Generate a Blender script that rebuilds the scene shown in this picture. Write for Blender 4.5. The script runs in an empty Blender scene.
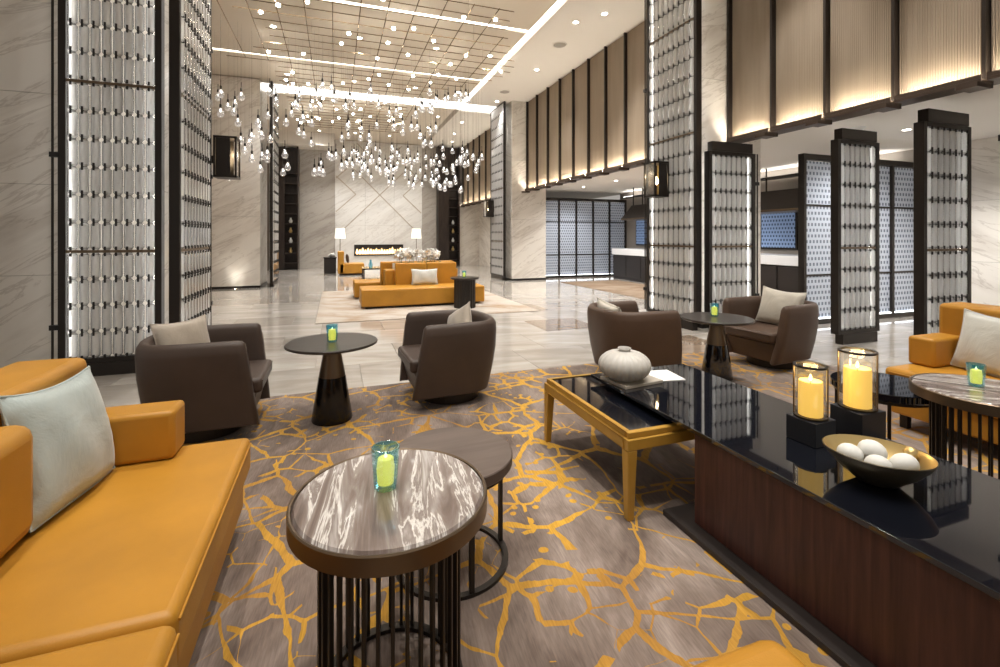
import bpy, bmesh, math, random
from mathutils import Vector, Matrix
PI = math.pi
random.seed(7)
scene = bpy.context.scene
COL = scene.collection

# ------------------------------------------------------------------ camera
CAMH = 1.40
FPX = 466.0
cd = bpy.data.cameras.new('camera')
cam = bpy.data.objects.new('camera', cd)
COL.objects.link(cam)
cam.location = (0, 0, CAMH)
cam.rotation_euler = (PI / 2, 0, -math.radians(19.498))
cd.sensor_fit = 'HORIZONTAL'
cd.sensor_width = 36.0
cd.lens = 36.0 * FPX / 1000.0
cd.shift_y = -(333.5 - 236.5) / 1000.0
cd.clip_start = 0.02
cd.clip_end = 200
scene.camera = cam

# ------------------------------------------------------------------ world and exposure
w = bpy.data.worlds.new('world')
scene.world = w
w.use_nodes = True
bg = w.node_tree.nodes['Background']
bg.inputs[0].default_value = (1.0, 0.94, 0.86, 1)
bg.inputs[1].default_value = 0.36
scene.view_settings.view_transform = 'Standard'
scene.view_settings.look = 'None'
scene.view_settings.gamma = 1.0
scene.view_settings.use_curve_mapping = False
scene.view_settings.exposure = 0.10
scene.cycles.use_denoising = True
scene.cycles.max_bounces = 8
scene.cycles.transparent_max_bounces = 24
scene.cycles.sample_clamp_indirect = 6.0
scene.cycles.caustics_reflective = False
scene.cycles.caustics_refractive = False

DOWN_W = 140.0        # downlight spots over the lounge and hall
STRIP_E = 4.0        # ceiling light channels
COVE_E = 2.6         # wide ceiling cove
LEDGE_E = 85.0       # strips at the foot of the upper wall panels

# ------------------------------------------------------------------ materials
MATS = {}
def newmat(name):
    m = bpy.data.materials.new(name)
    m.use_nodes = True
    MATS[name] = m
    nt = m.node_tree
    return m, nt, nt.nodes['Principled BSDF']
def plain(name, col, rough=0.5, metal=0.0, spec=0.5, coat=0.0, emit=None, es=0.0, sheen=0.0):
    m, nt, b = newmat(name)
    b.inputs['Base Color'].default_value = (*col, 1)
    b.inputs['Roughness'].default_value = rough
    b.inputs['Metallic'].default_value = metal
    b.inputs['Specular IOR Level'].default_value = spec
    b.inputs['Coat Weight'].default_value = coat
    b.inputs['Sheen Weight'].default_value = sheen
    if emit:
        b.inputs['Emission Color'].default_value = (*emit, 1)
        b.inputs['Emission Strength'].default_value = es
    return m
def N(nt, t, **kw):
    n = nt.nodes.new(t)
    for k, v in kw.items():
        setattr(n, k, v)
    return n
def L(nt, a, b):
    nt.links.new(a, b)
def ramp(nt, fac, stops):
    r = N(nt, 'ShaderNodeValToRGB')
    e = r.color_ramp.elements
    while len(e) < len(stops):
        e.new(0.5)
    for i, (p, c) in enumerate(stops):
        e[i].position = p
        e[i].color = (*c, 1) if len(c) == 3 else c
    L(nt, fac, r.inputs[0])
    return r.outputs[0]
def coords(nt, scale=(1, 1, 1), rot=(0, 0, 0), kind='pos', rnd=0.0):
    mp = N(nt, 'ShaderNodeMapping')
    mp.inputs['Rotation'].default_value = rot
    ms = N(nt, 'ShaderNodeMapping')
    ms.inputs['Scale'].default_value = scale
    L(nt, mp.outputs[0], ms.inputs[0])
    if kind == 'pos':
        src = N(nt, 'ShaderNodeNewGeometry').outputs['Position']
    else:
        src = N(nt, 'ShaderNodeTexCoord').outputs['Object']
    if rnd:
        oi = N(nt, 'ShaderNodeObjectInfo')
        mu = N(nt, 'ShaderNodeMath', operation='MULTIPLY')
        mu.inputs[1].default_value = rnd
        L(nt, oi.outputs['Random'], mu.inputs[0])
        ad = N(nt, 'ShaderNodeVectorMath', operation='ADD')
        L(nt, src, ad.inputs[0]); L(nt, mu.outputs[0], ad.inputs[1])
        src = ad.outputs[0]
    L(nt, src, mp.inputs[0])
    return ms.outputs[0]
def noise(nt, vec, scale, detail=4, rough=0.55, dist=0.0):
    n = N(nt, 'ShaderNodeTexNoise')
    n.inputs['Scale'].default_value = scale
    n.inputs['Detail'].default_value = detail
    n.inputs['Roughness'].default_value = rough
    n.inputs['Distortion'].default_value = dist
    L(nt, vec, n.inputs['Vector'])
    return n.outputs['Fac']
def math_(nt, op, a, b=None, c=None, clamp=False):
    n = N(nt, 'ShaderNodeMath', operation=op)
    n.use_clamp = clamp
    for i, v in enumerate((a, b, c)):
        if v is None:
            continue
        if isinstance(v, (int, float)):
            n.inputs[i].default_value = v
        else:
            L(nt, v, n.inputs[i])
    return n.outputs[0]
def mixc(nt, fac, a, b, mode='MIX'):
    n = N(nt, 'ShaderNodeMix', data_type='RGBA', blend_type=mode)
    for i, v in ((0, fac), (6, a), (7, b)):
        if isinstance(v, (int, float)):
            n.inputs[i].default_value = v
        elif isinstance(v, tuple):
            n.inputs[i].default_value = (*v, 1)
        else:
            L(nt, v, n.inputs[i])
    return n.outputs[2]
def bump(nt, b, h, strength=0.2, dist=0.01):
    n = N(nt, 'ShaderNodeBump')
    n.inputs['Strength'].default_value = strength
    n.inputs['Distance'].default_value = dist
    L(nt, h, n.inputs['Height'])
    L(nt, n.outputs[0], b.inputs['Normal'])

# marble for walls and piers: cream with slanting grey-brown veins
def marble(name, base, mid, vein, rough=0.22, rot=(-0.42, 0.50, 0.0), vs=1.0):
    m, nt, b = newmat(name)
    v = coords(nt, (0.5 * vs, 0.5 * vs, 2.8 * vs), rot)
    n1 = noise(nt, v, 1.0, 6, 0.6, 0.5)
    v2 = coords(nt, (0.45 * vs, 0.45 * vs, 3.0 * vs), rot)
    n2 = noise(nt, v2, 1.3, 7, 0.62, 0.6)
    c1 = ramp(nt, n1, [(0.30, mid), (0.52, base), (0.75, base)])
    a = math_(nt, 'SUBTRACT', n2, 0.5)
    a = math_(nt, 'ABSOLUTE', a)
    k = ramp(nt, a, [(0.0, (1, 1, 1)), (0.022, (0, 0, 0)), (1, (0, 0, 0))])
    k = math_(nt, 'MULTIPLY', k, 0.42)
    c = mixc(nt, k, c1, vein)
    L(nt, c, b.inputs['Base Color'])
    b.inputs['Roughness'].default_value = rough
    return m
marble('marble_wall', (0.76, 0.72, 0.66), (0.60, 0.55, 0.49), (0.34, 0.28, 0.23))
marble('marble_white', (0.80, 0.79, 0.76), (0.66, 0.64, 0.61), (0.5, 0.46, 0.42))
marble('marble_grey', (0.46, 0.43, 0.39), (0.33, 0.30, 0.27), (0.2, 0.17, 0.15))

# floor tiles: polished beige-grey marble, each tile with its own tone
m, nt, b = newmat('marble_floor')
v = coords(nt, (0.5, 2.2, 1), (0, 0, 0.15), rnd=31.0)
n1 = noise(nt, v, 1.6, 7, 0.6, 0.8)
c = ramp(nt, n1, [(0.25, (0.38, 0.34, 0.30)), (0.5, (0.52, 0.485, 0.445)), (0.75, (0.65, 0.63, 0.605))])
oi = N(nt, 'ShaderNodeObjectInfo')
tone = ramp(nt, oi.outputs['Random'], [(0.0, (0.86, 0.82, 0.78)), (0.1, (0.62, 0.50, 0.40)), (0.14, (0.95, 0.93, 0.90)), (1.0, (1.12, 1.12, 1.12))])
tone.node.color_ramp.interpolation = 'CONSTANT'
tone.node.color_ramp.elements.new(0.45).color = (1.05, 1.03, 1.0, 1)
tone.node.color_ramp.elements.new(0.75).color = (0.88, 0.86, 0.83, 1)
c = mixc(nt, 1.0, c, tone, 'MULTIPLY')
L(nt, c, b.inputs['Base Color'])
b.inputs['Roughness'].default_value = 0.10
b.inputs['Coat Weight'].default_value = 0.35
b.inputs['Coat Roughness'].default_value = 0.05
plain('grout', (0.30, 0.27, 0.24), 0.5)

# carpet: grey-brown with a golden broken network
m, nt, b = newmat('carpet_gold')
p0 = coords(nt, (1, 1, 1))
wn = N(nt, 'ShaderNodeTexNoise'); wn.inputs['Scale'].default_value = 2.2; wn.inputs['Detail'].default_value = 3
L(nt, p0, wn.inputs['Vector'])
ws = N(nt, 'ShaderNodeVectorMath', operation='SCALE'); ws.inputs['Scale'].default_value = 0.15
L(nt, wn.outputs['Color'], ws.inputs[0])
wa = N(nt, 'ShaderNodeVectorMath', operation='ADD'); L(nt, p0, wa.inputs[0]); L(nt, ws.outputs[0], wa.inputs[1])
def cracks(scale, wmin, wmax, mscale, thr, off):
    vo = N(nt, 'ShaderNodeTexVoronoi', feature='DISTANCE_TO_EDGE')
    vo.voronoi_dimensions = '2D'
    vo.inputs['Scale'].default_value = scale
    L(nt, wa.outputs[0], vo.inputs['Vector'])
    nn = noise(nt, coords(nt, (1, 1, 1)), mscale, 3, 0.6)
    wdt = N(nt, 'ShaderNodeMapRange'); wdt.inputs[1].default_value = 0.42; wdt.inputs[2].default_value = 0.66
    wdt.inputs[3].default_value = wmin; wdt.inputs[4].default_value = wmax
    L(nt, nn, wdt.inputs[0])
    fine = noise(nt, coords(nt, (1, 1, 1), (0, 0, 0)), 26, 2, 0.6)
    wd = math_(nt, 'MULTIPLY', wdt.outputs[0], math_(nt, 'ADD', fine, 0.45))
    k = math_(nt, 'LESS_THAN', vo.outputs['Distance'], wd)
    br = noise(nt, coords(nt, (1, 1, 1), (0, 0, off)), 1.9, 3, 0.7)
    return math_(nt, 'MULTIPLY', k, math_(nt, 'GREATER_THAN', br, thr))
k1 = cracks(2.7, 0.016, 0.075, 1.7, 0.40, 0.3)
k2 = cracks(6.2, 0.006, 0.15, 1.3, 0.50, 1.7)
sp = N(nt, 'ShaderNodeTexVoronoi', feature='F1'); sp.voronoi_dimensions = '2D'; sp.inputs['Scale'].default_value = 7
L(nt, wa.outputs[0], sp.inputs['Vector'])
k3 = math_(nt, 'MULTIPLY', math_(nt, 'LESS_THAN', sp.outputs['Distance'], 0.12), math_(nt, 'GREATER_THAN', noise(nt, p0, 1.4, 2), 0.55))
gold = math_(nt, 'MAXIMUM', math_(nt, 'MAXIMUM', k1, k2), k3)
st = noise(nt, coords(nt, (130, 12, 1), (0, 0, 0.1)), 1.0, 3, 0.6)
big = noise(nt, coords(nt, (2.4, 1.0, 1), (0, 0, 0.25)), 1.2, 4, 0.65, 0.5)
bs = ramp(nt, big, [(0.34, (0.115, 0.083, 0.068)), (0.5, (0.205, 0.157, 0.132)), (0.66, (0.34, 0.275, 0.24))])
stv = ramp(nt, st, [(0.25, (0.72, 0.72, 0.72)), (0.75, (1.2, 1.2, 1.2))])
bs = mixc(nt, 1.0, bs, stv, 'MULTIPLY')
gv = noise(nt, coords(nt, (1, 1, 1)), 1.1, 2)
gc = ramp(nt, gv, [(0.35, (0.36, 0.18, 0.035)), (0.6, (0.60, 0.33, 0.04))])
gc = mixc(nt, 1.0, gc, stv, 'MULTIPLY')
L(nt, mixc(nt, gold, bs, gc), b.inputs['Base Color'])
b.inputs['Roughness'].default_value = 0.9
b.inputs['Specular IOR Level'].default_value = 0.15
b.inputs['Sheen Weight'].default_value = 0.15
bump(nt, b, math_(nt, 'ADD', st, math_(nt, 'MULTIPLY', gold, 0.6)), 0.35, 0.004)

def rugmat(name, a, bcol, ccol):
    m, nt, b = newmat(name)
    n1 = noise(nt, coords(nt, (0.8, 1.4, 1), (0, 0, 0.4)), 1.5, 6, 0.65, 0.6)
    L(nt, ramp(nt, n1, [(0.3, a), (0.5, bcol), (0.7, ccol)]), b.inputs['Base Color'])
    b.inputs['Roughness'].default_value = 0.85
    b.inputs['Specular IOR Level'].default_value = 0.2
rugmat('rug_beige', (0.30, 0.20, 0.12), (0.42, 0.36, 0.30), (0.50, 0.46, 0.41))
rugmat('rug_brown', (0.14, 0.085, 0.05), (0.21, 0.15, 0.10), (0.27, 0.21, 0.16))

plain('ceiling_white', (0.80, 0.76, 0.70), 0.8)
plain('ceiling_warm_lit', (0.70, 0.63, 0.53), 0.8)  # warm light on this part of the ceiling, painted in as tan
plain('plaster_brown', (0.36, 0.29, 0.23), 0.8)
plain('bronze_dark', (0.032, 0.026, 0.022), 0.38, 0.55)
plain('bronze_mid', (0.16, 0.115, 0.075), 0.33, 0.8)
plain('fin_dark', (0.03, 0.022, 0.017), 0.4, 0.3)
plain('fin_brown', (0.075, 0.05, 0.035), 0.45, 0.2)
plain('clip_black', (0.015, 0.013, 0.012), 0.4, 0.3)
plain('black_wood', (0.018, 0.014, 0.013), 0.45)
plain('led_white', (1, 1, 1), 0.5, emit=(1.0, 0.93, 0.82), es=STRIP_E)
plain('led_cove', (1, 1, 1), 0.5, emit=(1.0, 0.96, 0.90), es=COVE_E)
plain('led_cove2', (1, 1, 1), 0.5, emit=(1.0, 0.96, 0.90), es=6.0)
plain('led_ledge', (1, 1, 1), 0.5, emit=(1.0, 0.91, 0.76), es=LEDGE_E)
plain('led_rod_fill', (1, 1, 1), 0.5, emit=(1.0, 0.96, 0.90), es=13.0)
plain('led_cool', (1, 1, 1), 0.5, emit=(0.92, 0.96, 1.0), es=5.0)
plain('led_spot', (1, 1, 1), 0.5, emit=(1.0, 0.95, 0.86), es=40.0)
plain('led_drop', (1, 1, 1), 0.5, emit=(1.0, 0.97, 0.92), es=5.0)
plain('lamp_bulb', (1, 1, 1), 0.5, emit=(1.0, 0.80, 0.50), es=30.0)
plain('lamp_shade', (0.9, 0.87, 0.8), 0.8, emit=(1.0, 0.93, 0.80), es=0.8)
plain('flame', (1, 0.7, 0.3), 0.8, emit=(1.0, 0.66, 0.32), es=3.2)
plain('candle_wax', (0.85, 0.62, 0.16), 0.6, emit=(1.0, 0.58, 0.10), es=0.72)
plain('candle_small', (0.9, 0.62, 0.12), 0.6, emit=(1.0, 0.46, 0.04), es=2.2)
plain('candle_glow', (0.9, 0.8, 0.4), 0.6, emit=(1.0, 0.85, 0.35), es=3.0)
plain('vase_grey', (0.52, 0.50, 0.47), 0.45)
plain('white_china', (0.80, 0.80, 0.78), 0.35)
plain('gold_inside', (0.68, 0.50, 0.22), 0.32, 0.8)
plain('bowl_outside', (0.09, 0.075, 0.05), 0.3, 0.6)
plain('black_glass', (0.005, 0.006, 0.010), 0.03, 0.0, 0.7, coat=0.6)
plain('black_stone', (0.012, 0.013, 0.018), 0.35)
plain('stone_white', (0.72, 0.72, 0.70), 0.6)
plain('petal', (0.95, 0.95, 0.92), 0.6)
plain('leaf_green', (0.05, 0.12, 0.03), 0.5)
plain('paper', (0.85, 0.85, 0.86), 0.6)
plain('book_cover', (0.42, 0.38, 0.33), 0.5)
plain('speaker_grey', (0.36, 0.33, 0.29), 0.7)
plain('firebox', (0.03, 0.025, 0.02), 0.5)
plain('wire_brass', (0.30, 0.22, 0.13), 0.25, 0.9)
plain('brass_inlay', (0.50, 0.44, 0.36), 0.3, 0.3)
plain('counter_white', (0.72, 0.72, 0.73), 0.25)

# upper wall panels: fine vertical ribs
m, nt, b = newmat('ribbed_panel')
v = coords(nt, (1, 1, 1))
wv = N(nt, 'ShaderNodeTexWave', bands_direction='Y'); wv.inputs['Scale'].default_value = 14.0
L(nt, v, wv.inputs['Vector'])
n1 = noise(nt, coords(nt, (3, 3, 0.3)), 2.0, 3)
L(nt, ramp(nt, n1, [(0.3, (0.265, 0.203, 0.143)), (0.7, (0.33, 0.26, 0.187))]), b.inputs['Base Color'])
b.inputs['Roughness'].default_value = 0.6
bump(nt, b, wv.outputs['Fac'], 0.5, 0.01)

def leather(name, col, rough=0.42, var=0.12):
    m, nt, b = newmat(name)
    n1 = noise(nt, coords(nt, (1, 1, 1), kind='obj'), 3.0, 4)
    lo = tuple(x * (1 - var) for x in col); hi = tuple(min(1, x * (1 + var)) for x in col)
    L(nt, ramp(nt, n1, [(0.3, lo), (0.7, hi)]), b.inputs['Base Color'])
    b.inputs['Roughness'].default_value = rough
    b.inputs['Specular IOR Level'].default_value = 0.35
    vo = N(nt, 'ShaderNodeTexVoronoi'); vo.inputs['Scale'].default_value = 260
    L(nt, coords(nt, (1, 1, 1), kind='obj'), vo.inputs['Vector'])
    bump(nt, b, vo.outputs['Distance'], 0.12, 0.002)
leather('leather_orange', (0.47, 0.222, 0.026))
leather('leather_taupe', (0.072, 0.050, 0.040), 0.45)
leather('leather_brown', (0.088, 0.054, 0.037), 0.45)

def silk(name, col):
    m, nt, b = newmat(name)
    n1 = noise(nt, coords(nt, (1, 1, 1), kind='obj'), 5.0, 5, 0.6, 0.6)
    lo = tuple(x * 0.85 for x in col)
    L(nt, ramp(nt, n1, [(0.3, lo), (0.7, col)]), b.inputs['Base Color'])
    b.inputs['Roughness'].default_value = 0.42
    b.inputs['Sheen Weight'].default_value = 0.4
    bump(nt, b, n1, 0.5, 0.02)
silk('silk_blue', (0.46, 0.53, 0.52))
silk('silk_champagne', (0.52, 0.45, 0.37))
silk('silk_cream', (0.66, 0.61, 0.52))
silk('silk_silver', (0.60, 0.60, 0.55))

def wood(name, a, bcol, sc=(2, 2, 30), rough=0.4, kind='obj', spec=0.4):
    m, nt, b = newmat(name)
    n1 = noise(nt, coords(nt, sc, kind=kind), 1.0, 5, 0.6, 0.4)
    L(nt, ramp(nt, n1, [(0.3, a), (0.7, bcol)]), b.inputs['Base Color'])
    b.inputs['Roughness'].default_value = rough
    b.inputs['Specular IOR Level'].default_value = spec
    bump(nt, b, n1, 0.12, 0.003)
wood('wood_plinth', (0.030, 0.010, 0.008), (0.085, 0.032, 0.024), (38, 38, 2.2), 0.38)
wood('wood_plate', (0.02, 0.016, 0.015), (0.035, 0.028, 0.026), (3, 3, 3), 0.4)
wood('wood_gold', (0.40, 0.215, 0.035), (0.52, 0.30, 0.055), (3, 3, 3), 0.3)
wood('wood_taupe', (0.085, 0.062, 0.052), (0.13, 0.098, 0.083), (3, 22, 3), 0.38)
wood('wood_shelf', (0.018, 0.012, 0.010), (0.04, 0.028, 0.022), (10, 10, 2), 0.4)
wood('table_dark', (0.028, 0.022, 0.020), (0.045, 0.037, 0.033), (3, 18, 3), 0.28)
wood('table_black', (0.006, 0.005, 0.005), (0.012, 0.010, 0.009), (3, 18, 3), 0.15)

# striped brown marble of the drum tables
m, nt, b = newmat('marble_striped')
v = coords(nt, (13.0, 1.5, 1), (0, 0, 0.12), kind='obj')
n1 = noise(nt, v, 1.2, 9, 0.6, 0.7)
c = ramp(nt, n1, [(0.28, (0.075, 0.052, 0.044)), (0.44, (0.17, 0.13, 0.115)), (0.52, (0.26, 0.22, 0.20)), (0.545, (0.70, 0.67, 0.64)), (0.575, (0.20, 0.16, 0.145)), (0.72, (0.55, 0.52, 0.50))])
L(nt, c, b.inputs['Base Color'])
b.inputs['Roughness'].default_value = 0.12
b.inputs['Coat Weight'].default_value = 0.1

def thinglass(name, tint, t=0.5, g=0.2, d=0.3, dcol=(1, 1, 1), grough=0.05, emit=0.0, ecol=(1, 1, 1), edge=None):
    m, nt, b = newmat(name)
    out = nt.nodes['Material Output']
    nt.nodes.remove(b)
    tr = N(nt, 'ShaderNodeBsdfTransparent'); tr.inputs[0].default_value = (*tint, 1)
    gl = N(nt, 'ShaderNodeBsdfGlossy'); gl.inputs['Roughness'].default_value = grough
    gl.inputs[0].default_value = (1, 1, 1, 1)
    tl = N(nt, 'ShaderNodeBsdfTranslucent'); tl.inputs[0].default_value = (*dcol, 1)
    df = N(nt, 'ShaderNodeBsdfDiffuse'); df.inputs[0].default_value = (*dcol, 1)
    if edge:            # diffuse colour darkened at the silhouette, imitating refracted dark surroundings
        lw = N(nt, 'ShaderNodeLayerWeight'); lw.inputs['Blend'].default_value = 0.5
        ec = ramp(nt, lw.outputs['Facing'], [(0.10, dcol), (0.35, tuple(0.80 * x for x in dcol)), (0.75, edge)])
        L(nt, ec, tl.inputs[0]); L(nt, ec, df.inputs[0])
    m1 = N(nt, 'ShaderNodeMixShader'); m1.inputs[0].default_value = 0.5
    L(nt, tl.outputs[0], m1.inputs[1]); L(nt, df.outputs[0], m1.inputs[2])
    m2 = N(nt, 'ShaderNodeMixShader'); m2.inputs[0].default_value = d / (d + t)
    L(nt, tr.outputs[0], m2.inputs[1]); L(nt, m1.outputs[0], m2.inputs[2])
    fr = N(nt, 'ShaderNodeLayerWeight'); fr.inputs['Blend'].default_value = 0.35
    fk = math_(nt, 'MULTIPLY_ADD', fr.outputs['Facing'], 0.55, g, clamp=True)
    m3 = N(nt, 'ShaderNodeMixShader')
    L(nt, fk, m3.inputs[0]); L(nt, m2.outputs[0], m3.inputs[1]); L(nt, gl.outputs[0], m3.inputs[2])
    last = m3.outputs[0]
    if emit:
        em = N(nt, 'ShaderNodeEmission'); em.inputs[0].default_value = (*ecol, 1); em.inputs[1].default_value = emit
        ad = N(nt, 'ShaderNodeAddShader'); L(nt, last, ad.inputs[0]); L(nt, em.outputs[0], ad.inputs[1])
        last = ad.outputs[0]
    L(nt, last, out.inputs[0])
    return m
thinglass('glass_rod', (0.97, 0.98, 0.98), 0.32, 0.14, 0.68, (1.0, 1.0, 1.0), 0.06, edge=(0.10, 0.10, 0.10))  # edge: dark refraction rim painted into the rod colour
thinglass('glass_clear', (0.97, 0.97, 0.96), 1.0, 0.03, 0.02)
thinglass('glass_teal', (0.62, 0.88, 0.97), 0.86, 0.015, 0.15, (0.01, 0.42, 0.66))
thinglass('glass_bulb', (0.97, 0.98, 1.0), 0.92, 0.20, 0.08, (1, 1, 1), 0.03, 0.05, (1.0, 0.97, 0.93))

# backlit patterned glass with a lattice of small dark hexagons
def pattern(name, ca, cb, es):
  m, nt, b = newmat(name)
  oi = coords(nt, (1, 1, 1))
  sx = N(nt, 'ShaderNodeSeparateXYZ'); L(nt, oi, sx.inputs[0])
  u = math_(nt, 'MULTIPLY', math_(nt, 'ADD', sx.outputs[0], sx.outputs[1]), 13.0)
  vz = math_(nt, 'MULTIPLY', sx.outputs[2], 11.0)
  row = math_(nt, 'MULTIPLY', math_(nt, 'FLOOR', vz), 0.5)
  fu = math_(nt, 'ABSOLUTE', math_(nt, 'SUBTRACT', math_(nt, 'FRACT', math_(nt, 'ADD', u, row)), 0.5))
  fv = math_(nt, 'ABSOLUTE', math_(nt, 'SUBTRACT', math_(nt, 'FRACT', vz), 0.5))
  dd = math_(nt, 'MAXIMUM', fu, fv)
  dot = math_(nt, 'LESS_THAN', dd, 0.27)
  c = mixc(nt, dot, ca, cb)
  L(nt, c, b.inputs['Base Color'])
  L(nt, c, b.inputs['Emission Color'])
  b.inputs['Emission Strength'].default_value = es
  b.inputs['Roughness'].default_value = 0.25
pattern('pattern_glass', (0.40, 0.44, 0.51), (0.14, 0.155, 0.19), 0.13)
pattern('pattern_blue', (0.22, 0.32, 0.52), (0.06, 0.09, 0.16), 0.2)
M = MATS

# ------------------------------------------------------------------ mesh helpers
class MB:
    def __init__(s):
        s.v = []; s.f = []
    def add(s, vs, fs):
        o = len(s.v)
        s.v += [tuple(p) for p in vs]
        s.f += [tuple(i + o for i in f) for f in fs]
        return s
    def box(s, lo, hi):
        x0, y0, z0 = lo; x1, y1, z1 = hi
        return s.add([(x0, y0, z0), (x1, y0, z0), (x1, y1, z0), (x0, y1, z0), (x0, y0, z1), (x1, y0, z1), (x1, y1, z1), (x0, y1, z1)],
                     [(0, 3, 2, 1), (4, 5, 6, 7), (0, 1, 5, 4), (1, 2, 6, 5), (2, 3, 7, 6), (3, 0, 4, 7)])
    def frustum(s, lo0, hi0, z0, lo1, hi1, z1):
        return s.add([(lo0[0], lo0[1], z0), (hi0[0], lo0[1], z0), (hi0[0], hi0[1], z0), (lo0[0], hi0[1], z0),
                      (lo1[0], lo1[1], z1), (hi1[0], lo1[1], z1), (hi1[0], hi1[1], z1), (lo1[0], hi1[1], z1)],
                     [(0, 3, 2, 1), (4, 5, 6, 7), (0, 1, 5, 4), (1, 2, 6, 5), (2, 3, 7, 6), (3, 0, 4, 7)])
    def cyl(s, p0, p1, r0, r1=None, n=8, cap=True):
        r1 = r0 if r1 is None else r1
        p0 = Vector(p0); p1 = Vector(p1); d = (p1 - p0).normalized()
        a = d.orthogonal().normalized(); b_ = d.cross(a)
        vs = []
        for p, r in ((p0, r0), (p1, r1)):
            for i in range(n):
                t = 2 * PI * i / n
                vs.append(p + a * (r * math.cos(t)) + b_ * (r * math.sin(t)))
        fs = [(i, (i + 1) % n, n + (i + 1) % n, n + i) for i in range(n)]
        if cap:
            fs += [tuple(range(n - 1, -1, -1)), tuple(range(n, 2 * n))]
        return s.add(vs, fs)
    def lathe(s, prof, n=24, c=(0, 0, 0), sx=1.0, sy=1.0, wob=None, rot=0.0, cap=True):
        vs = []; fs = []
        k = len(prof)
        cr, sr = math.cos(rot), math.sin(rot)
        for i in range(n):
            t = 2 * PI * i / n
            q = wob(t) if wob else 1.0
            for r, z in prof:
                x = r * q * math.cos(t) * sx; y = r * q * math.sin(t) * sy
                vs.append((c[0] + x * cr - y * sr, c[1] + x * sr + y * cr, c[2] + z))
        for i in range(n):
            j = (i + 1) % n
            for a in range(k - 1):
                fs.append((i * k + a, j * k + a, j * k + a + 1, i * k + a + 1))
        if prof[0] == prof[-1]:
            cap = False
        if cap and prof[0][0] > 1e-6:
            fs.append(tuple(i * k for i in range(n - 1, -1, -1)))
        if cap and prof[-1][0] > 1e-6:
            fs.append(tuple(i * k + k - 1 for i in range(n)))
        return s.add(vs, fs)
    def ring(s, R, r, z, n=40, m=8, sq=None):
        # torus, or a flat bar ring when sq=(width, height)
        if sq:
            w_, h_ = sq
            prof = [(R - w_ / 2, z), (R + w_ / 2, z), (R + w_ / 2, z + h_), (R - w_ / 2, z + h_)]
        else:
            prof = [(R + r * math.cos(2 * PI * i / m), z + r * math.sin(2 * PI * i / m)) for i in range(m)]
        vs = []; fs = []; k = len(prof)
        for i in range(n):
            t = 2 * PI * i / n
            vs += [(a * math.cos(t), a * math.sin(t), b_) for a, b_ in prof]
        for i in range(n):
            j = (i + 1) % n
            for a in range(k):
                fs.append((i * k + a, j * k + a, j * k + (a + 1) % k, i * k + (a + 1) % k))
        return s.add(vs, fs)
    def mesh(s, name, bevel=0.0, seg=2, smooth=None, subsurf=0):
        me = bpy.data.meshes.new(name)
        me.from_pydata(s.v, [], s.f)
        bm = bmesh.new(); bm.from_mesh(me)
        bmesh.ops.remove_doubles(bm, verts=bm.verts, dist=1e-5)
        bmesh.ops.recalc_face_normals(bm, faces=bm.faces)
        if bevel:
            es = [e for e in bm.edges if len(e.link_faces) == 2 and e.calc_face_angle(0) > 0.5]
            rb = bmesh.ops.bevel(bm, geom=es, offset=bevel, segments=seg, profile=0.5, affect='EDGES', clamp_overlap=True)
            if seg > 1:
                for fc_ in rb['faces']:
                    fc_.smooth = True
        bm.to_mesh(me); bm.free()
        if smooth is not None and not bevel:
            for p in me.polygons:
                p.use_smooth = True
            me.set_sharp_from_angle(angle=math.radians(smooth))
        return me
def link(name, me, mat=None, parent=None, loc=None, rot=None, scale=None):
    if mat is not None and not me.materials:
        me.materials.append(M[mat] if isinstance(mat, str) else mat)
    o = bpy.data.objects.new(name, me)
    COL.objects.link(o)
    if parent is not None:
        o.parent = parent
    if loc is not None:
        o.location = loc
    if rot is not None:
        o.rotation_euler = rot
    if scale is not None:
        o.scale = scale
    return o
def build(name, mb, mat, parent=None, bevel=0.0, seg=2, smooth=None, loc=None, rot=None):
    return link(name, mb.mesh(name, bevel, seg, smooth), mat, parent, loc, rot)
def box(name, lo, hi, mat, parent=None, bevel=0.0, seg=2, smooth=None):
    return build(name, MB().box(lo, hi), mat, parent, bevel, seg, 40 if bevel and seg > 1 and smooth is None else smooth)
def thing(name, label, cat, loc=(0, 0, 0), rz=0.0, group=None):
    o = bpy.data.objects.new(name, None)
    o.empty_display_size = 0.1
    COL.objects.link(o)
    o.location = loc; o.rotation_euler = (0, 0, rz)
    o['label'] = label; o['category'] = cat
    if group:
        o['group'] = group
    return o
def tag(o, label, cat, group=None):
    o['label'] = label; o['category'] = cat
    if group:
        o['group'] = group
    return o
def struct(o):
    o['kind'] = 'structure'
    return o
def stuff(o):
    o['kind'] = 'stuff'
    return o
def copy_tree(o, parent=None, loc=None, rz=None, label=None):
    c_ = o.copy()
    COL.objects.link(c_)
    if parent is not None:
        c_.parent = parent
    if loc is not None:
        c_.location = loc
    if rz is not None:
        c_.rotation_euler = (0, 0, rz)
    if label:
        c_['label'] = label
    for ch in list(o.children):
        copy_tree(ch, c_)
    return c_

CZ = 5.70            # hall ceiling height
XF = 5.80            # plane of the upper wall panels
ZF = 2.84            # underside of the upper wall
YB = 22.0            # fireplace wall

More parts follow.
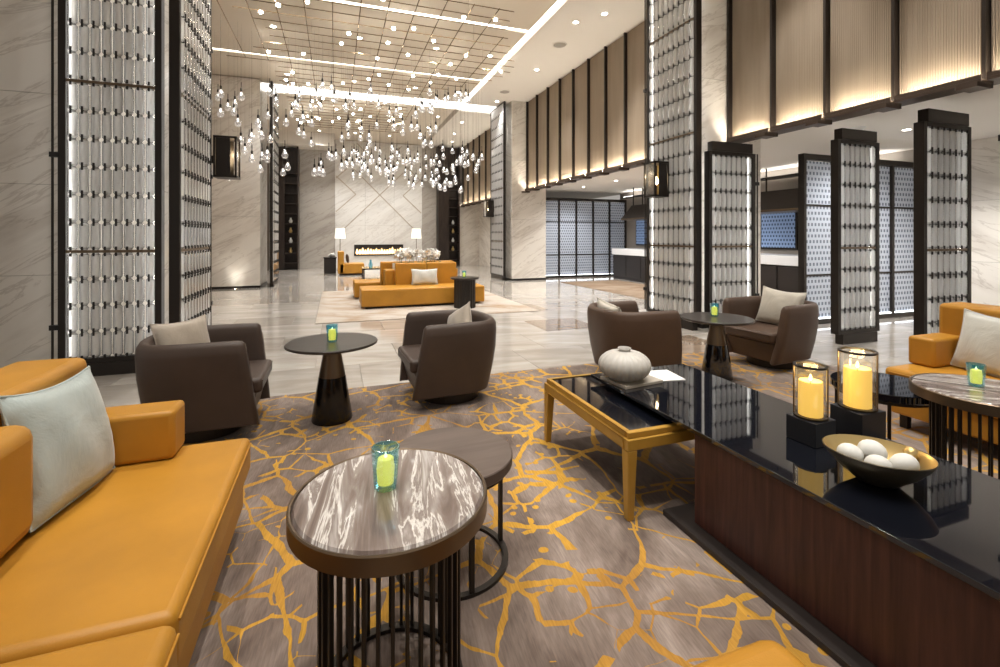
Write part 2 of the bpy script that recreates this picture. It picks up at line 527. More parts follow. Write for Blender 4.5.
# ------------------------------------------------------------------ floor
floor = struct(box('floor', (-7, -3, -0.12), (12, 24, -0.010), 'grout'))
TS = 0.90
tile_me = MB().box((-TS / 2 + 0.002, -TS / 2 + 0.002, -0.0099), (TS / 2 - 0.002, TS / 2 - 0.002, 0.0)).mesh('tile', 0.0015, 1)
rest = MB()
cells = []
for i in range(-8, 14):
    for j in range(-4, 27):
        x = i * TS + 0.25 + (TS / 2 if j % 2 else 0); y = j * TS + 0.4
        if -7 < x - TS / 2 and x + TS / 2 < 12 and -3 < y - TS / 2 and y + TS / 2 < 24:
            cells.append((x, y))
def seen(cx):
    x, y = cx
    D = x * 0.33377 + y * 0.94265; r = x * 0.94265 - y * 0.33377
    if D < 3.2 or (y < 4.1 and -2.2 < x < 4.6):
        return 1e9
    px = 500 + FPX * r / D
    if px < -30 or px > 1030 or x > 9.6 or (x < -2.3 and y > 5.6 and px < 200):
        return 1e9
    return D
cells.sort(key=seen)
near, far = cells[:290], cells[290:]
for x, y in near:
    link('tile', tile_me, 'marble_floor', floor, (x, y, 0))
for x, y in far:
    rest.box((x - TS / 2 + 0.002, y - TS / 2 + 0.002, -0.0099), (x + TS / 2 - 0.002, y + TS / 2 - 0.002, 0.0))
stuff(build('tile_field', rest, 'marble_floor', floor))

# ------------------------------------------------------------------ ceiling with light channels
ceil = MB()
SX = 3.92            # long light channel
def cz(x0, x1, y0, y1, z=CZ, t=0.25):
    ceil.box((x0, y0, z), (x1, y1, z + t))
cz(SX + 0.07, 6.4, -3, 14.6)
cz(SX + 0.07, 6.4, 15.5, 23)
ceiling = struct(build('ceiling', ceil, 'ceiling_white'))
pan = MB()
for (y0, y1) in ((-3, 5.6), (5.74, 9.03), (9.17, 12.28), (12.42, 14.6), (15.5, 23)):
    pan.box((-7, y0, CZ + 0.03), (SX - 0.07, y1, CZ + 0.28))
build('ceiling_panel', pan, 'ceiling_warm_lit', ceiling)
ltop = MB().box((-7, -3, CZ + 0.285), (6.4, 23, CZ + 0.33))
build('ceiling_slab', ltop, 'ceiling_warm_lit', ceiling)
def channel(label, lo, hi, mat='led_white'):
    t = thing('light_channel', label, 'ceiling light', ((lo[0] + hi[0]) / 2, (lo[1] + hi[1]) / 2, CZ + 0.02), 0, 'recessed light channels in the ceiling')
    hx, hy = (hi[0] - lo[0]) / 2, (hi[1] - lo[1]) / 2
    box('diffuser', (-hx, -hy, 0.03), (hx, hy, 0.06), mat, t)
    box('housing', (-hx, -hy, 0.061), (hx, hy, 0.10), 'ceiling_white', t)
    return t
channel('long lit ceiling channel running down the hall beside the upper wall panels', (SX - 0.06, 3.0), (SX + 0.06, 14.5))
channel('lit ceiling channel crossing the hall over the wire grid, next to the lounge', (-6.5, 9.04), (SX - 0.08, 9.16))
channel('lit ceiling channel crossing the hall over the wire grid, next to the wide cove', (-6.5, 12.29), (SX - 0.08, 12.41))
channel('lit cross channel in the ceiling above the lounge seating', (-6.5, 5.62), (SX - 0.08, 5.72))
cove = channel('wide bright ceiling cove crossing the hall before the fireplace bay', (-6.5, 14.62), (6.3, 15.48), 'led_cove')

# ------------------------------------------------------------------ piers, walls
def slabs(parent, mat, axis, pos, a0, a1, z0, z1, hh=1.42, th=0.03, side=-1, na=1):
    # marble slabs hung on a wall face; axis 'y': face lies in plane y=pos, 'x': plane x=pos
    nz = max(1, round((z1 - z0) / hh)); dz = (z1 - z0) / nz; da = (a1 - a0) / na
    g = 0.002
    if axis == 'y':
        me = MB().box((g, min(0, side * th), g), (da - g, max(0, side * th), dz - g)).mesh('marble_slab', 0.002, 1)
    else:
        me = MB().box((min(0, side * th), g, g), (max(0, side * th), da - g, dz - g)).mesh('marble_slab', 0.002, 1)
    for i in range(na):
        for k in range(nz):
            l = (a0 + i * da, pos, z0 + k * dz) if axis == 'y' else (pos, a0 + i * da, z0 + k * dz)
            link('marble_slab', me, mat, parent, l)
def pier(name, x0, x1, y0, y1, mat='marble_wall', z0=0.0, z1=CZ, hh=1.9, faces=('f', 'l', 'r')):
    p = struct(box(name, (x0 + 0.032, y0 + 0.032, z0), (x1 - 0.032, y1, z1), 'grout'))
    if 'f' in faces: slabs(p, mat, 'y', y0 + 0.0315, x0, x1, z0 + 0.06, z1, hh)
    if 'l' in faces: slabs(p, mat, 'x', x0 + 0.0315, y0, y1, z0 + 0.06, z1, hh)
    if 'r' in faces: slabs(p, mat, 'x', x1 - 0.0315, y0, y1, z0 + 0.06, z1, hh, side=1)
    box('skirting', (x0 - 0.004, y0 - 0.004, z0), (x1 + 0.004, y1, z0 + 0.058), 'bronze_dark', p)
    return p
pier('wall_pier_right_near', 5.27, 6.45, 5.66, 6.85)
pier('wall_pier_right_far', 5.27, 6.45, 13.75, 15.3)
pier('wall_pier_left_far', -3.15, -1.93, 14.2, 15.6)
pl = pier('wall_pier_left_near', -6.6, -1.93, 6.12, 7.25, hh=0.99)

# far end: fireplace wall with inlaid lines
wb = struct(box('wall_back', (-7, YB + 0.04, 0), (12, YB + 0.3, CZ), 'grout'))
slabs(wb, 'marble_white', 'y', YB + 0.035, 0.0, 3.87, 0.0, CZ, 1.9, 0.06, na=3)
slabs(wb, 'marble_grey', 'y', YB + 0.035, -1.45, 0.0, 0.0, 5.2, 1.75, 0.02)
slabs(wb, 'marble_grey', 'y', YB + 0.035, 3.87, 4.56, 0.0, CZ, 1.9, 0.02)
box('bulkhead', (-7, YB - 1.2, 5.2), (-0.02, YB + 0.03, CZ + 0.03), 'ceiling_white', wb)
def inlay(x0, z0, x1, z1):
    d = Vector((x1 - x0, 0, z1 - z0)); n = Vector((-d.z, 0, d.x)).normalized() * 0.022
    a = Vector((x0, 0, z0)); c_ = Vector((x1, 0, z1)); q = YB - 0.032
    vs = []
    for y in (q, q + 0.012):
        vs += [(a + n + Vector((0, y, 0))), (c_ + n + Vector((0, y, 0))), (c_ - n + Vector((0, y, 0))), (a - n + Vector((0, y, 0)))]
    return MB().add(vs, [(0, 1, 2, 3), (7, 6, 5, 4), (0, 4, 5, 1), (1, 5, 6, 2), (2, 6, 7, 3), (3, 7, 4, 0)])
CXB = 1.935
for sx_ in (-1, 1):
    for (a, b_, c_, d) in ((0, 3.3, 1.9, 5.2), (0, 3.3, 1.9, 1.4), (1.05, 3.3, 1.9, 4.1), (1.05, 3.3, 1.9, 2.5), (0.0, 4.6, 1.0, 5.6), (0.62, 5.2, 1.9, 4.0)):
        build('inlay_line', inlay(CXB + sx_ * a, b_, CXB + sx_ * c_, d), 'brass_inlay', wb)
# linear fireplace
fp = thing('fireplace', 'long linear fireplace with a row of flames in the white marble wall', 'fireplace', (1.9, YB - 0.03, 0.53))
FW = 1.09
m_ = MB()
m_.box((-FW, -0.05, 0), (FW, 0.0, 0.05)); m_.box((-FW, -0.05, 0.45), (FW, 0, 0.5))
m_.box((-FW, -0.05, 0.05), (-FW + 0.05, 0, 0.45)); m_.box((FW - 0.05, -0.05, 0.05), (FW, 0, 0.45))
build('surround', m_, 'bronze_dark', fp)
box('firebox', (-FW + 0.05, -0.012, 0.05), (FW - 0.05, -0.004, 0.45), 'firebox', fp)
fl = MB().lathe([(0.0, 0.0), (0.05, 0.05), (0.062, 0.10), (0.035, 0.19), (0.0, 0.27)], 8, sy=0.2).mesh('flame', smooth=60)
for i in range(17):
    s_ = random.uniform(0.85, 1.4)
    link('flame', fl, 'flame', fp, (-FW + 0.13 + i * 0.12, -0.03, 0.05), None, (1, 1, s_))

# dark shelving either side of the fireplace
def shelving(label, x0, x1, y, z1):
    t = thing('bookcase', label, 'bookcase', ((x0 + x1) / 2, y, 0))
    hw = (x1 - x0) / 2
    box('back_panel', (-hw, 0.36, 0), (hw, 0.40, z1), 'wood_shelf', t)
    for s_ in (-1, 1):
        box('side_panel', (s_ * hw - (0.05 if s_ > 0 else 0), 0, 0), (s_ * hw + (0.05 if s_ < 0 else 0), 0.36, z1), 'wood_shelf', t)
    box('door', (-hw + 0.05, 0.01, 0.05), (0, 0.04, z1 - 0.05), 'wood_shelf', t)
    z = 0.25
    while z < min(z1, 4.2):
        box('shelf', (0.0, 0.02, z), (hw - 0.05, 0.36, z + 0.04), 'wood_shelf', t)
        z += 0.42
    return t
sh1 = shelving('tall dark wooden bookcase between the pier and the grey marble wall', -2.5, -1.46, 21.3, 5.18)
sh2 = shelving('tall dark wooden bookcase between the fireplace wall and the pale marble end wall', 4.57, 5.6, 21.55, 5.65)
nb = 0
for t, zz in ((sh1, 2.0), (sh2, 2.0)):
    for k in range(4):
        z = 0.25 + 0.42 * (k + 1) + 0.04
        v_ = MB().lathe([(0.0, 0), (0.05, 0), (0.08, 0.08), (0.03, 0.18), (0.04, 0.22), (0.0, 0.22)], 12).mesh('shelf_vase', smooth=50)
        o = link('shelf_vase', v_, 'white_china' if k % 2 else 'gold_inside', None, (t.location.x + 0.22, t.location.y + 0.16, z))
        lab = ['%s vase on the %s shelf of the bookcase %s' % ('pale' if k % 2 else 'brass', ['lowest', 'second lowest', 'third lowest', 'fourth lowest'][k], 'by the pier' if t is sh1 else 'by the end wall')][0]
        tag(o, lab, 'vase', 'small vases on the bookcase shelves')

# left boundary of the hall and right end walls
struct(box('wall_left', (-6.9, 7.3, 0), (-4.3, 22, CZ + 0.03), 'plaster_brown'))
wre = struct(box('wall_right_end', (6.62, 15.35, 0), (6.9, 22, ZF + 0.2), 'grout'))
slabs(wre, 'marble_wall', 'x', 6.62, 15.35, 22, 0, ZF + 0.1, 1.5, na=5)
web = struct(box('wall_back_right', (5.62, 21.7, 0), (6.6, 21.95, ZF + 0.2), 'grout'))
slabs(web, 'marble_wall', 'y', 21.7, 5.62, 6.6, 0, ZF + 0.1, 1.5)
wr = struct(box('wall_right', (9.83, 0.0, 0), (10.1, 14.6, 3.0), 'grout'))
slabs(wr, 'marble_wall', 'x', 9.83, 0.2, 5.25, 0.0, 2.97, 1.0, na=3)
# low ceiling of the dining side
low = struct(box('ceiling_low', (XF + 0.06, 0, 2.97), (10.1, 23, 3.15), 'ceiling_white'))

# ------------------------------------------------------------------ upper wall of ribbed panels
def upper_wall(name, ys):
    w_ = struct(box(name, (XF + 0.06, min(ys), ZF + 0.02), (XF + 0.2, max(ys), CZ), 'fin_brown'))
    for i in range(len(ys) - 1):
        a, b_ = sorted((ys[i], ys[i + 1]))
        box('panel', (XF, a + 0.03, ZF + 0.06), (XF + 0.055, b_ - 0.03, CZ - 0.01), 'ribbed_panel', w_)
        box('ledge', (XF - 0.14, a - 0.02, ZF), (XF + 0.055, b_ - 0.06, ZF + 0.03), 'fin_brown', w_)
        box('ledge_lip', (XF - 0.14, a - 0.02, ZF + 0.031), (XF - 0.125, b_ - 0.06, ZF + 0.07), 'fin_brown', w_)
        box('light_strip', (XF - 0.115, a + 0.04, ZF + 0.031), (XF - 0.08, b_ - 0.08, ZF + 0.045), 'led_ledge', w_)
    for y in ys:
        box('fin', (XF - 0.065, y - 0.018, ZF - 0.04), (XF + 0.055, y + 0.012, CZ - 0.01), 'fin_dark', w_)
        box('fin_edge', (XF - 0.045, y + 0.0125, ZF + 0.05), (XF + 0.055, y + 0.027, CZ - 0.01), 'bronze_mid', w_)
        box('fin_shoe', (XF - 0.20, y - 0.02, ZF - 0.045), (XF + 0.02, y + 0.14, ZF - 0.002), 'fin_brown', w_)
    return w_
upper_wall('wall_upper_right_near', [5.63 - 0.755 * i for i in range(6)])
upper_wall('wall_upper_right_middle', [13.70 - 0.76 * i for i in range(10)])
upper_wall('wall_upper_right_far', [21.6 - 0.89 * i for i in range(8)])

# ------------------------------------------------------------------ glass rod screens
RODS = {}
def rod_mesh(r, h):
    k = (round(r, 4), round(h, 4))
    if k not in RODS:
        m2 = MB()
        m2.lathe([(r * 0.62, 0), (r * 0.75, 0.010), (r, 0.020), (r, h - 0.020), (r * 0.75, h - 0.010), (r * 0.62, h)], 14, wob=lambda t: 1.0)
        RODS[k] = m2.mesh('glass_rod', smooth=40)
    return RODS[k]
def rod_screen(label, loc, rz, width, z0, z1, cols, rails, rows_between, plinth=0.15, top_block=None, poles=(True, True), rods_single=True, light=None, group='glass rod screens'):
    """frame stands in its local x-z plane, x from 0 to width, front towards -y"""
    t = thing('glass_rod_screen', label, 'screen', loc, rz, group)
    fw, fd = 0.06, 0.07
    for x0 in (0, width - fw):
        box('post', (x0, -fd / 2, z0), (x0 + fw, fd / 2 + (0.03 if light else 0.0), z1), 'bronze_dark', t, 0.004, 1)
    box('bottom_rail', (fw, -fd / 2, z0), (width - fw, fd / 2, z0 + 0.05), 'bronze_dark', t)
    box('top_rail', (fw, -fd / 2, z1 - 0.05), (width - fw, fd / 2, z1), 'bronze_dark', t)
    if plinth:
        box('plinth', (0.07, -0.05, 0), (width - 0.07, 0.05, z0), 'bronze_dark', t)
    if top_block:
        box('head_block', (0.05, -0.05, z1), (width - 0.08, 0.05, top_block), 'bronze_dark', t)
    for i, pz in enumerate(poles):
        if not pz:
            continue
        xp = -0.045 if i == 0 else width + 0.045
        pm = MB().cyl((xp, -0.02, z0 + 0.02), (xp, -0.02, z1), 0.011, n=8)
        pp = build('pole', pm, 'bronze_dark', t, smooth=40)
        z = z0 + 0.35
        while z < z1:
            box('bracket', (min(xp, xp * 0.2 + (0 if i == 0 else width * 0.8)) - 0.018, -0.045, z), (max(xp, xp * 0.2 + (0 if i == 0 else width * 0.8)) + 0.018, 0.01, z + 0.05), 'clip_black', pp)
            z += 1.7
    lv = [z0 + 0.05] + [r for r in rails if z0 + 0.2 < r < z1 - 0.2] + [z1 - 0.05]
    for r in lv[1:-1]:
        box('rail', (fw, -0.025, r - 0.014), (width - fw, 0.025, r + 0.014), 'bronze_mid', t)
    inner = width - 2 * fw
    px = inner / cols
    clips = MB(); allrods = MB()
    nrod = 0
    for a, b_ in zip(lv[:-1], lv[1:]):
        a2 = a + (0.014 if a != lv[0] else 0); b2 = b_ - (0.014 if b_ != lv[-1] else 0)
        n = max(1, round((b2 - a2) / rows_between)); dz = (b2 - a2) / n
        h = dz - 0.004
        me = rod_mesh(px * 0.43, h)
        for k in range(n):
            for c_ in range(cols):
                x = fw + (c_ + 0.5) * px
                if rods_single:
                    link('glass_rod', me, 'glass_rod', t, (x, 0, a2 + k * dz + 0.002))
                    nrod += 1
                else:
                    allrods.cyl((x, 0, a2 + k * dz + 0.006), (x, 0, a2 + (k + 1) * dz - 0.006), px * 0.42, n=6)
                for zz in ((a2 + k * dz,) if k else ()) :
                    clips.box((x - 0.008, -px * 0.43 - 0.012, zz - 0.038), (x + 0.008, -px * 0.43 - 0.001, zz + 0.038))
                    clips.box((x - 0.006, -px * 0.43, zz - 0.004), (x + 0.006, px * 0.43, zz + 0.004))
                if k == 0:
                    clips.box((x - 0.008, -px * 0.43 - 0.012, a2), (x + 0.008, -px * 0.43 - 0.001, a2 + 0.035))
                if k == n - 1:
                    clips.box((x - 0.008, -px * 0.43 - 0.012, b2 - 0.035), (x + 0.008, -px * 0.43 - 0.001, b2))
    if light:
        for xs in (fw + 0.001, width - fw - 0.007):
            box('light_strip', (xs, 0.036, z0 + 0.05), (xs + 0.006, 0.062, z1 - 0.05), 'led_rod_fill', t)  # strips added behind the posts only to brighten the rods
    stuff(build('clips', clips, 'clip_black', t))
    if not rods_single:
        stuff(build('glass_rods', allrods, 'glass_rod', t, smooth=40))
    return t
RA = (1.25, 2.95, 4.65)
rod_screen('tall glass rod screen facing the lounge behind the sofa with the blue pillow', (-2.57, 5.80, 0), 0, 0.862, 0.13, CZ - 0.01, 8, RA, 0.283, light=True, poles=(True, False))
rod_screen('tall glass rod screen turned along the hall, at a right angle behind the taupe armchair', (-1.60, 5.84, 0), PI / 2, 1.34, 0.13, CZ - 0.01, 10, RA, 0.283, light=True, poles=(False, True))
rod_screen('tall glass rod screen with a wall lantern rising past the ribbed upper wall panels', (5.05, 6.68, 0), -PI / 2, 1.18, 0.13, CZ - 0.01, 9, RA, 0.283, light=True, poles=(True, False))
rod_screen('low glass rod screen joined at a right angle to the tall lantern screen', (5.16, 5.44, 0), 0, 0.90, 0.13, 2.66, 8, (1.25,), 0.27, top_block=2.80, poles=(False, True), light=True)
rod_screen('low free-standing glass rod screen next to the patterned glass screen', (6.11, 4.24, 0), 0, 0.80, 0.13, 2.66, 7, (1.25,), 0.27, top_block=2.80, poles=(False, False), light=True)
rod_screen('low free-standing glass rod screen behind the orange sofa with the cream pillow', (6.05, 3.28, 0), 0, 0.86, 0.13, 2.66, 7, (1.25,), 0.27, top_block=2.80, poles=(False, False), light=True)
rod_screen('slim tall glass rod screen on the pier between dining side and fireplace bay', (5.08, 15.2, 0), -PI / 2, 1.3, 0.10, CZ - 0.01, 8, RA, 0.283, rods_single=False)
rod_screen('slim tall glass rod screen on the marble pier with the floor uplight', (-1.66, 14.25, 0), PI / 2, 1.3, 0.10, CZ - 0.01, 8, RA, 0.283, rods_single=False)
rod_screen('glass rod screen standing past the low screens beside the orange sofa', (5.12, 0.92, 0), PI / 2, 1.25, 0.13, CZ - 0.01, 8, RA, 0.283, rods_single=False)

# vertical light strips at the corners of the near piers (they light the rods from behind)
def pier_light(label, x, y):
    t = thing('pier_light', label, 'wall light', (x, y, 0.07), 0, 'vertical light strips on the pier corners')
    box('housing', (-0.010, -0.018, 0), (0.010, 0.018, CZ - 0.12), 'bronze_mid', t)
    box('diffuser', (-0.007, -0.026, 0.01), (0.007, -0.0185, CZ - 0.14), 'led_white', t)
pier_light('vertical light strip between the two tall screens behind the taupe armchair', -1.70, 6.02)
pier_light('vertical light strip at the marble wall beside the tall screen behind the sofa', -2.66, 6.02)

# wall lanterns
def lantern(label, loc, rz):
    t = thing('wall_lantern', label, 'lantern', loc, rz, 'wall lanterns on the screens')
    s_, h = 0.14, 0.56
    m2 = MB()
    for x in (-s_, s_ - 0.025):
        for y in (-s_, s_ - 0.025):
            m2.box((x, y, 0), (x + 0.025, y + 0.025, h))
    for z in (0, h - 0.03):
        m2.box((-s_, -s_, z), (s_, s_, z + 0.03))
    build('frame', m2, 'bronze_dark', t)
    box('back_plate', (s_ - 0.03, -s_ + 0.025, 0.03), (s_ - 0.022, s_ - 0.025, h - 0.03), 'gold_inside', t)
    for y in (-s_ + 0.01, s_ - 0.014):
        box('side_plate', (-s_ + 0.08, y, 0.03), (s_ - 0.03, y + 0.004, h - 0.03), 'bronze_dark', t)
    box('glass_pane', (-s_ + 0.01, -s_ + 0.025, 0.03), (-s_ + 0.014, s_ - 0.025, h - 0.03), 'glass_clear', t)
    build('bulb', MB().lathe([(0, 0), (0.025, 0.03), (0.03, 0.07), (0.0, 0.13)], 12, (0, 0, 0.2)), 'lamp_bulb', t, smooth=60)
    build('lamp_holder', MB().cyl((0, 0, 0.03), (0, 0, 0.2), 0.015), 'bronze_mid', t)
    ld = bpy.data.lights.new('lantern_light', 'POINT'); ld.energy = 6; ld.color = (1, 0.8, 0.5); ld.shadow_soft_size = 0.03
    lo = bpy.data.objects.new('lantern_light', ld); COL.objects.link(lo); lo.parent = t; lo.location = (-0.05, 0, 0.36)
    box('wall_arm', (s_, -0.03, 0.2), (s_ + 0.09, 0.03, 0.3), 'bronze_dark', t)
lantern('square bronze wall lantern on the tall screen joined to a low one', (4.87, 6.22, 2.03), 0)
lantern('square bronze wall lantern on the tall screen behind the taupe armchair', (-1.40, 7.30, 2.20), PI)
lantern('small bronze wall lantern on the far pier screen beyond the orange island sofa', (4.87, 14.9, 2.05), 0)

# ------------------------------------------------------------------ patterned glass screens and dining side
def pattern_screen(label, loc, width, ncol, z1=2.62):
    t = thing('patterned_glass_screen', label, 'screen', loc)
    rows = (0.08, 0.78, 1.90, z1)
    dx = width / ncol
    box('base_rail', (0, -0.05, 0), (width, 0.05, 0.078), 'bronze_dark', t)
    box('top_rail', (-0.03, -0.05, z1), (width + 0.03, 0.05, z1 + 0.09), 'bronze_dark', t)
    for i in range(ncol + 1):
        x = i * dx
        box('mullion', (x - 0.028, -0.05, 0.08), (x + 0.028, 0.05, z1), 'bronze_dark', t)
    for r in rows[1:3]:
        box('cross_rail', (0.03, -0.02, r - 0.015), (width - 0.03, 0.02, r + 0.015), 'bronze_dark', t)
    for i in range(ncol):
        for a, b_ in zip(rows[:-1], rows[1:]):
            box('glass_panel', (i * dx + 0.03, -0.006, a + 0.016), ((i + 1) * dx - 0.03, 0.006, b_ - 0.016), 'pattern_glass', t)
        box('light_strip', (i * dx + 0.04, -0.04, 0.082), ((i + 1) * dx - 0.04, -0.02, 0.095), 'led_cool', t)
    return t
pattern_screen('long patterned glass screen at the far end of the dining side', (6.5, 14.25, 0), 3.3, 5)
pattern_screen('patterned glass screen standing behind the low rod screens', (6.98, 5.36, 0), 2.8, 4)
# blue patterned windows over the counter
for k, (y0, y1) in enumerate(((5.75, 6.6), (6.65, 7.6), (7.65, 8.6), (8.65, 9.6), (9.65, 10.6), (10.65, 11.6), (11.65, 12.6), (12.65, 13.6))):
    wn_ = struct(box('window_%d' % (k + 1), (9.79, y0, 1.1), (9.825, y1, 2.1), 'bronze_dark'))
    box('pane', (9.775, y0 + 0.04, 1.14), (9.789, y1 - 0.04, 2.06), 'pattern_blue', wn_)
def counter(label, y0, y1):
    t = thing('buffet_counter', label, 'counter', (9.15, (y0 + y1) / 2, 0), 0, 'buffet counters on the dining side')
    hy = (y1 - y0) / 2
    box('body', (-0.33, -hy, 0.0), (0.45, hy, 0.80), 'black_wood', t)
    n = max(1, round(2 * hy / 0.75))
    for i in range(n):
        a = -hy + i * 2 * hy / n
        box('door', (-0.35, a + 0.02, 0.10), (-0.331, a + 2 * hy / n - 0.02, 0.76), 'black_wood', t, 0.004, 1)
    box('worktop', (-0.38, -hy - 0.01, 0.801), (0.5, hy + 0.01, 1.0), 'counter_white', t, 0.006, 1)
counter('dark buffet counter with white top at the long patterned screen', 9.7, 13.5)
counter('dark buffet counter with white top behind the marble pier', 5.8, 9.6)
cv = thing('light_channel', 'lit cove along the top of the dining side wall above the extractor hoods', 'wall light', (9.6, 9.6, 2.74), 0)
box('housing', (-0.10, -4.0, 0), (0.17, 4.4, 0.03), 'bronze_dark', cv)
box('diffuser', (-0.06, -3.98, 0.031), (0.12, 4.38, 0.045), 'led_cove2', cv)
def hood(label, y0, y1):
    t = thing('extractor_hood', label, 'hood', (9.2, (y0 + y1) / 2, 1.98), 0, 'extractor hoods over the counters')
    hy = (y1 - y0) / 2
    build('canopy', MB().frustum((-0.40, -hy), (0.35, hy), 0, (-0.18, -hy + 0.25), (0.3, hy - 0.25), 0.42), 'bronze_dark', t)
    box('rim', (-0.41, -hy - 0.01, -0.05), (0.36, hy + 0.01, -0.001), 'bronze_mid', t)
    m2 = MB()
    for x in (-0.15, 0.2):
        for y in (-hy + 0.3, hy - 0.3):
            m2.cyl((x, y, 0.4), (x, y, 0.99), 0.02, n=6)
    m2.cyl((-0.15, -hy + 0.3, 0.72), (-0.15, hy - 0.3, 0.72), 0.018, n=6)
    build('hanger', m2, 'bronze_dark', t)
hood('dark extractor hood over the counter next to the long patterned screen', 10.6, 13.0)
hood('dark extractor hood over the counter behind the pale marble pier', 6.2, 8.4)

# ------------------------------------------------------------------ downlights
def downlight(label, x, y, z=CZ, energy=DOWN_W, size=1.15, spot=True, rad=0.05, col=(1.0, 0.95, 0.87)):
    t = thing('downlight', label, 'ceiling light', (x, y, z), 0, 'recessed ceiling downlights')
    build('trim_ring', MB().ring(rad + 0.012, 0.008, -0.004, 20, 6), 'ceiling_white', t, smooth=50)
    build('lens', MB().cyl((0, 0, -0.004), (0, 0, 0.0), rad, n=20), 'led_spot', t)
    if spot:
        ld = bpy.data.lights.new('downlight_beam', 'SPOT')
        ld.energy = energy; ld.spot_size = size; ld.spot_blend = 0.7; ld.shadow_soft_size = 0.06
        ld.color = col
        lo = bpy.data.objects.new('downlight_beam', ld)
        COL.objects.link(lo); lo.parent = t; lo.location = (0, 0, -0.03)
ZT = CZ + 0.03
LOUNGE = [(x, y) for y in (0.6, 2.0, 3.6) for x in (-1.2, 0.4, 2.0, 3.4)]
for x, y in LOUNGE:
    downlight('recessed downlight in the warm-lit ceiling above the lounge seating', x, y, ZT, DOWN_W * 1.35)
for x, y in [(x, y) for y in (7.4, 10.6, 13.6) for x in (-1.2, 0.5, 2.2, 3.5)]:
    downlight('recessed downlight in the warm-lit ceiling around the wire grid', x, y, ZT, DOWN_W * 2.0, 1.6, col=(1, 0.975, 0.94))
for x, y in ((4.9, 7.8), (4.55, 8.3), (4.85, 14.0), (4.9, 11.0), (5.0, 4.3), (4.9, 2.4)):
    downlight('recessed downlight in the white ceiling strip beside the upper wall panels', x, y, CZ, DOWN_W * 1.7, 1.4, col=(1, 0.975, 0.94))
for x, y in [(x, y) for y in (16.6, 18.4, 20.4) for x in (-0.6, 0.8, 2.2, 3.5)]:
    downlight('recessed downlight in the ceiling of the fireplace bay', x, y, ZT, DOWN_W * 2.0, 1.6, col=(1, 0.975, 0.94))
for x, y in ((4.5, 17.0), (4.7, 19.0), (5.0, 20.6)):
    downlight('recessed downlight in the white ceiling near the far bookcase', x, y, CZ, DOWN_W * 0.8)
for x, y in ((7.9, 4.45), (8.6, 3.3), (7.2, 7.2), (7.2, 9.2), (7.4, 11.2), (7.4, 13.0), (8.4, 10.0)):
    downlight('recessed downlight in the low white ceiling of the dining side', x, y, 2.97, 230, 2.4, col=(1, 0.97, 0.93))
for lab, x, y in (('round grey ceiling speaker in the white ceiling, nearer the lantern screen', 4.75, 9.4), ('round grey ceiling speaker in the white ceiling, nearer the slim screen', 4.75, 13.0)):
    s_ = thing('ceiling_speaker', lab, 'speaker', (x, y, CZ))
    build('grille', MB().cyl((0, 0, -0.012), (0, 0, 0), 0.14, n=24), 'speaker_grey', s_, 0.004, 1)
    build('rim', MB().ring(0.15, 0.01, -0.005, 28, 6), 'ceiling_white', s_, smooth=50)
sd = thing('smoke_detector', 'small white dome on the low ceiling of the dining side', 'detector', (7.1, 4.6, 2.97))
build('dome', MB().lathe([(0.0, -0.06), (0.05, -0.055), (0.075, -0.03), (0.08, 0.0)], 20), 'white_china', sd, smooth=50)
build('base', MB().cyl((0, 0, -0.01), (0, 0, 0.0), 0.09, n=20), 'white_china', sd)

# small floor uplight at the left far pier
ul = thing('floor_uplight', 'small round floor uplight washing the marble pier next to the bookcase', 'floor light', (-2.5, 14.02, 0))
build('ring', MB().ring(0.06, 0.012, 0.004, 20, 6), 'bronze_mid', ul, smooth=50)
build('lens', MB().cyl((0, 0, 0.0), (0, 0, 0.006), 0.055, n=16), 'led_spot', ul)
ld = bpy.data.lights.new('uplight_beam', 'SPOT'); ld.energy = 16; ld.spot_size = 1.6; ld.spot_blend = 0.8; ld.shadow_soft_size = 0.04; ld.color = (1, 0.93, 0.82)
lo = bpy.data.objects.new('uplight_beam', ld); COL.objects.link(lo); lo.parent = ul; lo.location = (0, 0, 0.03); lo.rotation_euler = (PI, 0, 0)

# ------------------------------------------------------------------ chandelier: wire grid and glass drops
GZ = 5.38
grid = thing('chandelier_grid', 'wide suspended brass wire grid below the ceiling carrying the glass drops', 'chandelier', (1.0, 12.0, GZ))
def rail_x(y):      # the wavy outline of the grid
    c_ = 0.75 + 0.9 * math.sin((y - 7) * 0.55)
    a_ = c_ - (3.2 if y < 12 else 2.0) - 0.35 * math.sin(y * 1.7)
    return max(a_, -1.3 if y > 13.2 else -2.9), c_ + 2.1 + 0.35 * math.sin(y * 1.3)
for i in range(30):
    y = 7.7 + i * 0.36
    a, b_ = rail_x(y)
    build('wire', MB().cyl((a - 1.0, y - 12, 0), (b_ - 1.0, y - 12, 0), 0.009, n=5), 'wire_brass', grid)
for i in range(15):
    x = -2.8 + i * 0.46
    ys_ = [7.7 + j * 0.36 for j in range(30) if rail_x(7.7 + j * 0.36)[0] <= x <= rail_x(7.7 + j * 0.36)[1]]
    if len(ys_) > 2:
        build('wire', MB().cyl((x - 1.0, min(ys_) - 12, 0.015), (x - 1.0, max(ys_) - 12, 0.015), 0.009, n=5), 'wire_brass', grid)
hang = MB()
for i in range(10):
    y = 8.0 + i * 1.05
    for f in (0.15, 0.85):
        a, b_ = rail_x(y)
        x = a + (b_ - a) * f - 1.0
        hang.cyl((x, y - 12, 0), (x, y - 12, CZ + 0.03 - GZ), 0.005, n=5)
build('hanger', hang, 'brass_inlay', grid)
led = MB().lathe([(0, -0.03), (0.032, -0.012), (0.032, 0.02), (0, 0.028)], 8).mesh('grid_lamp', smooth=50)
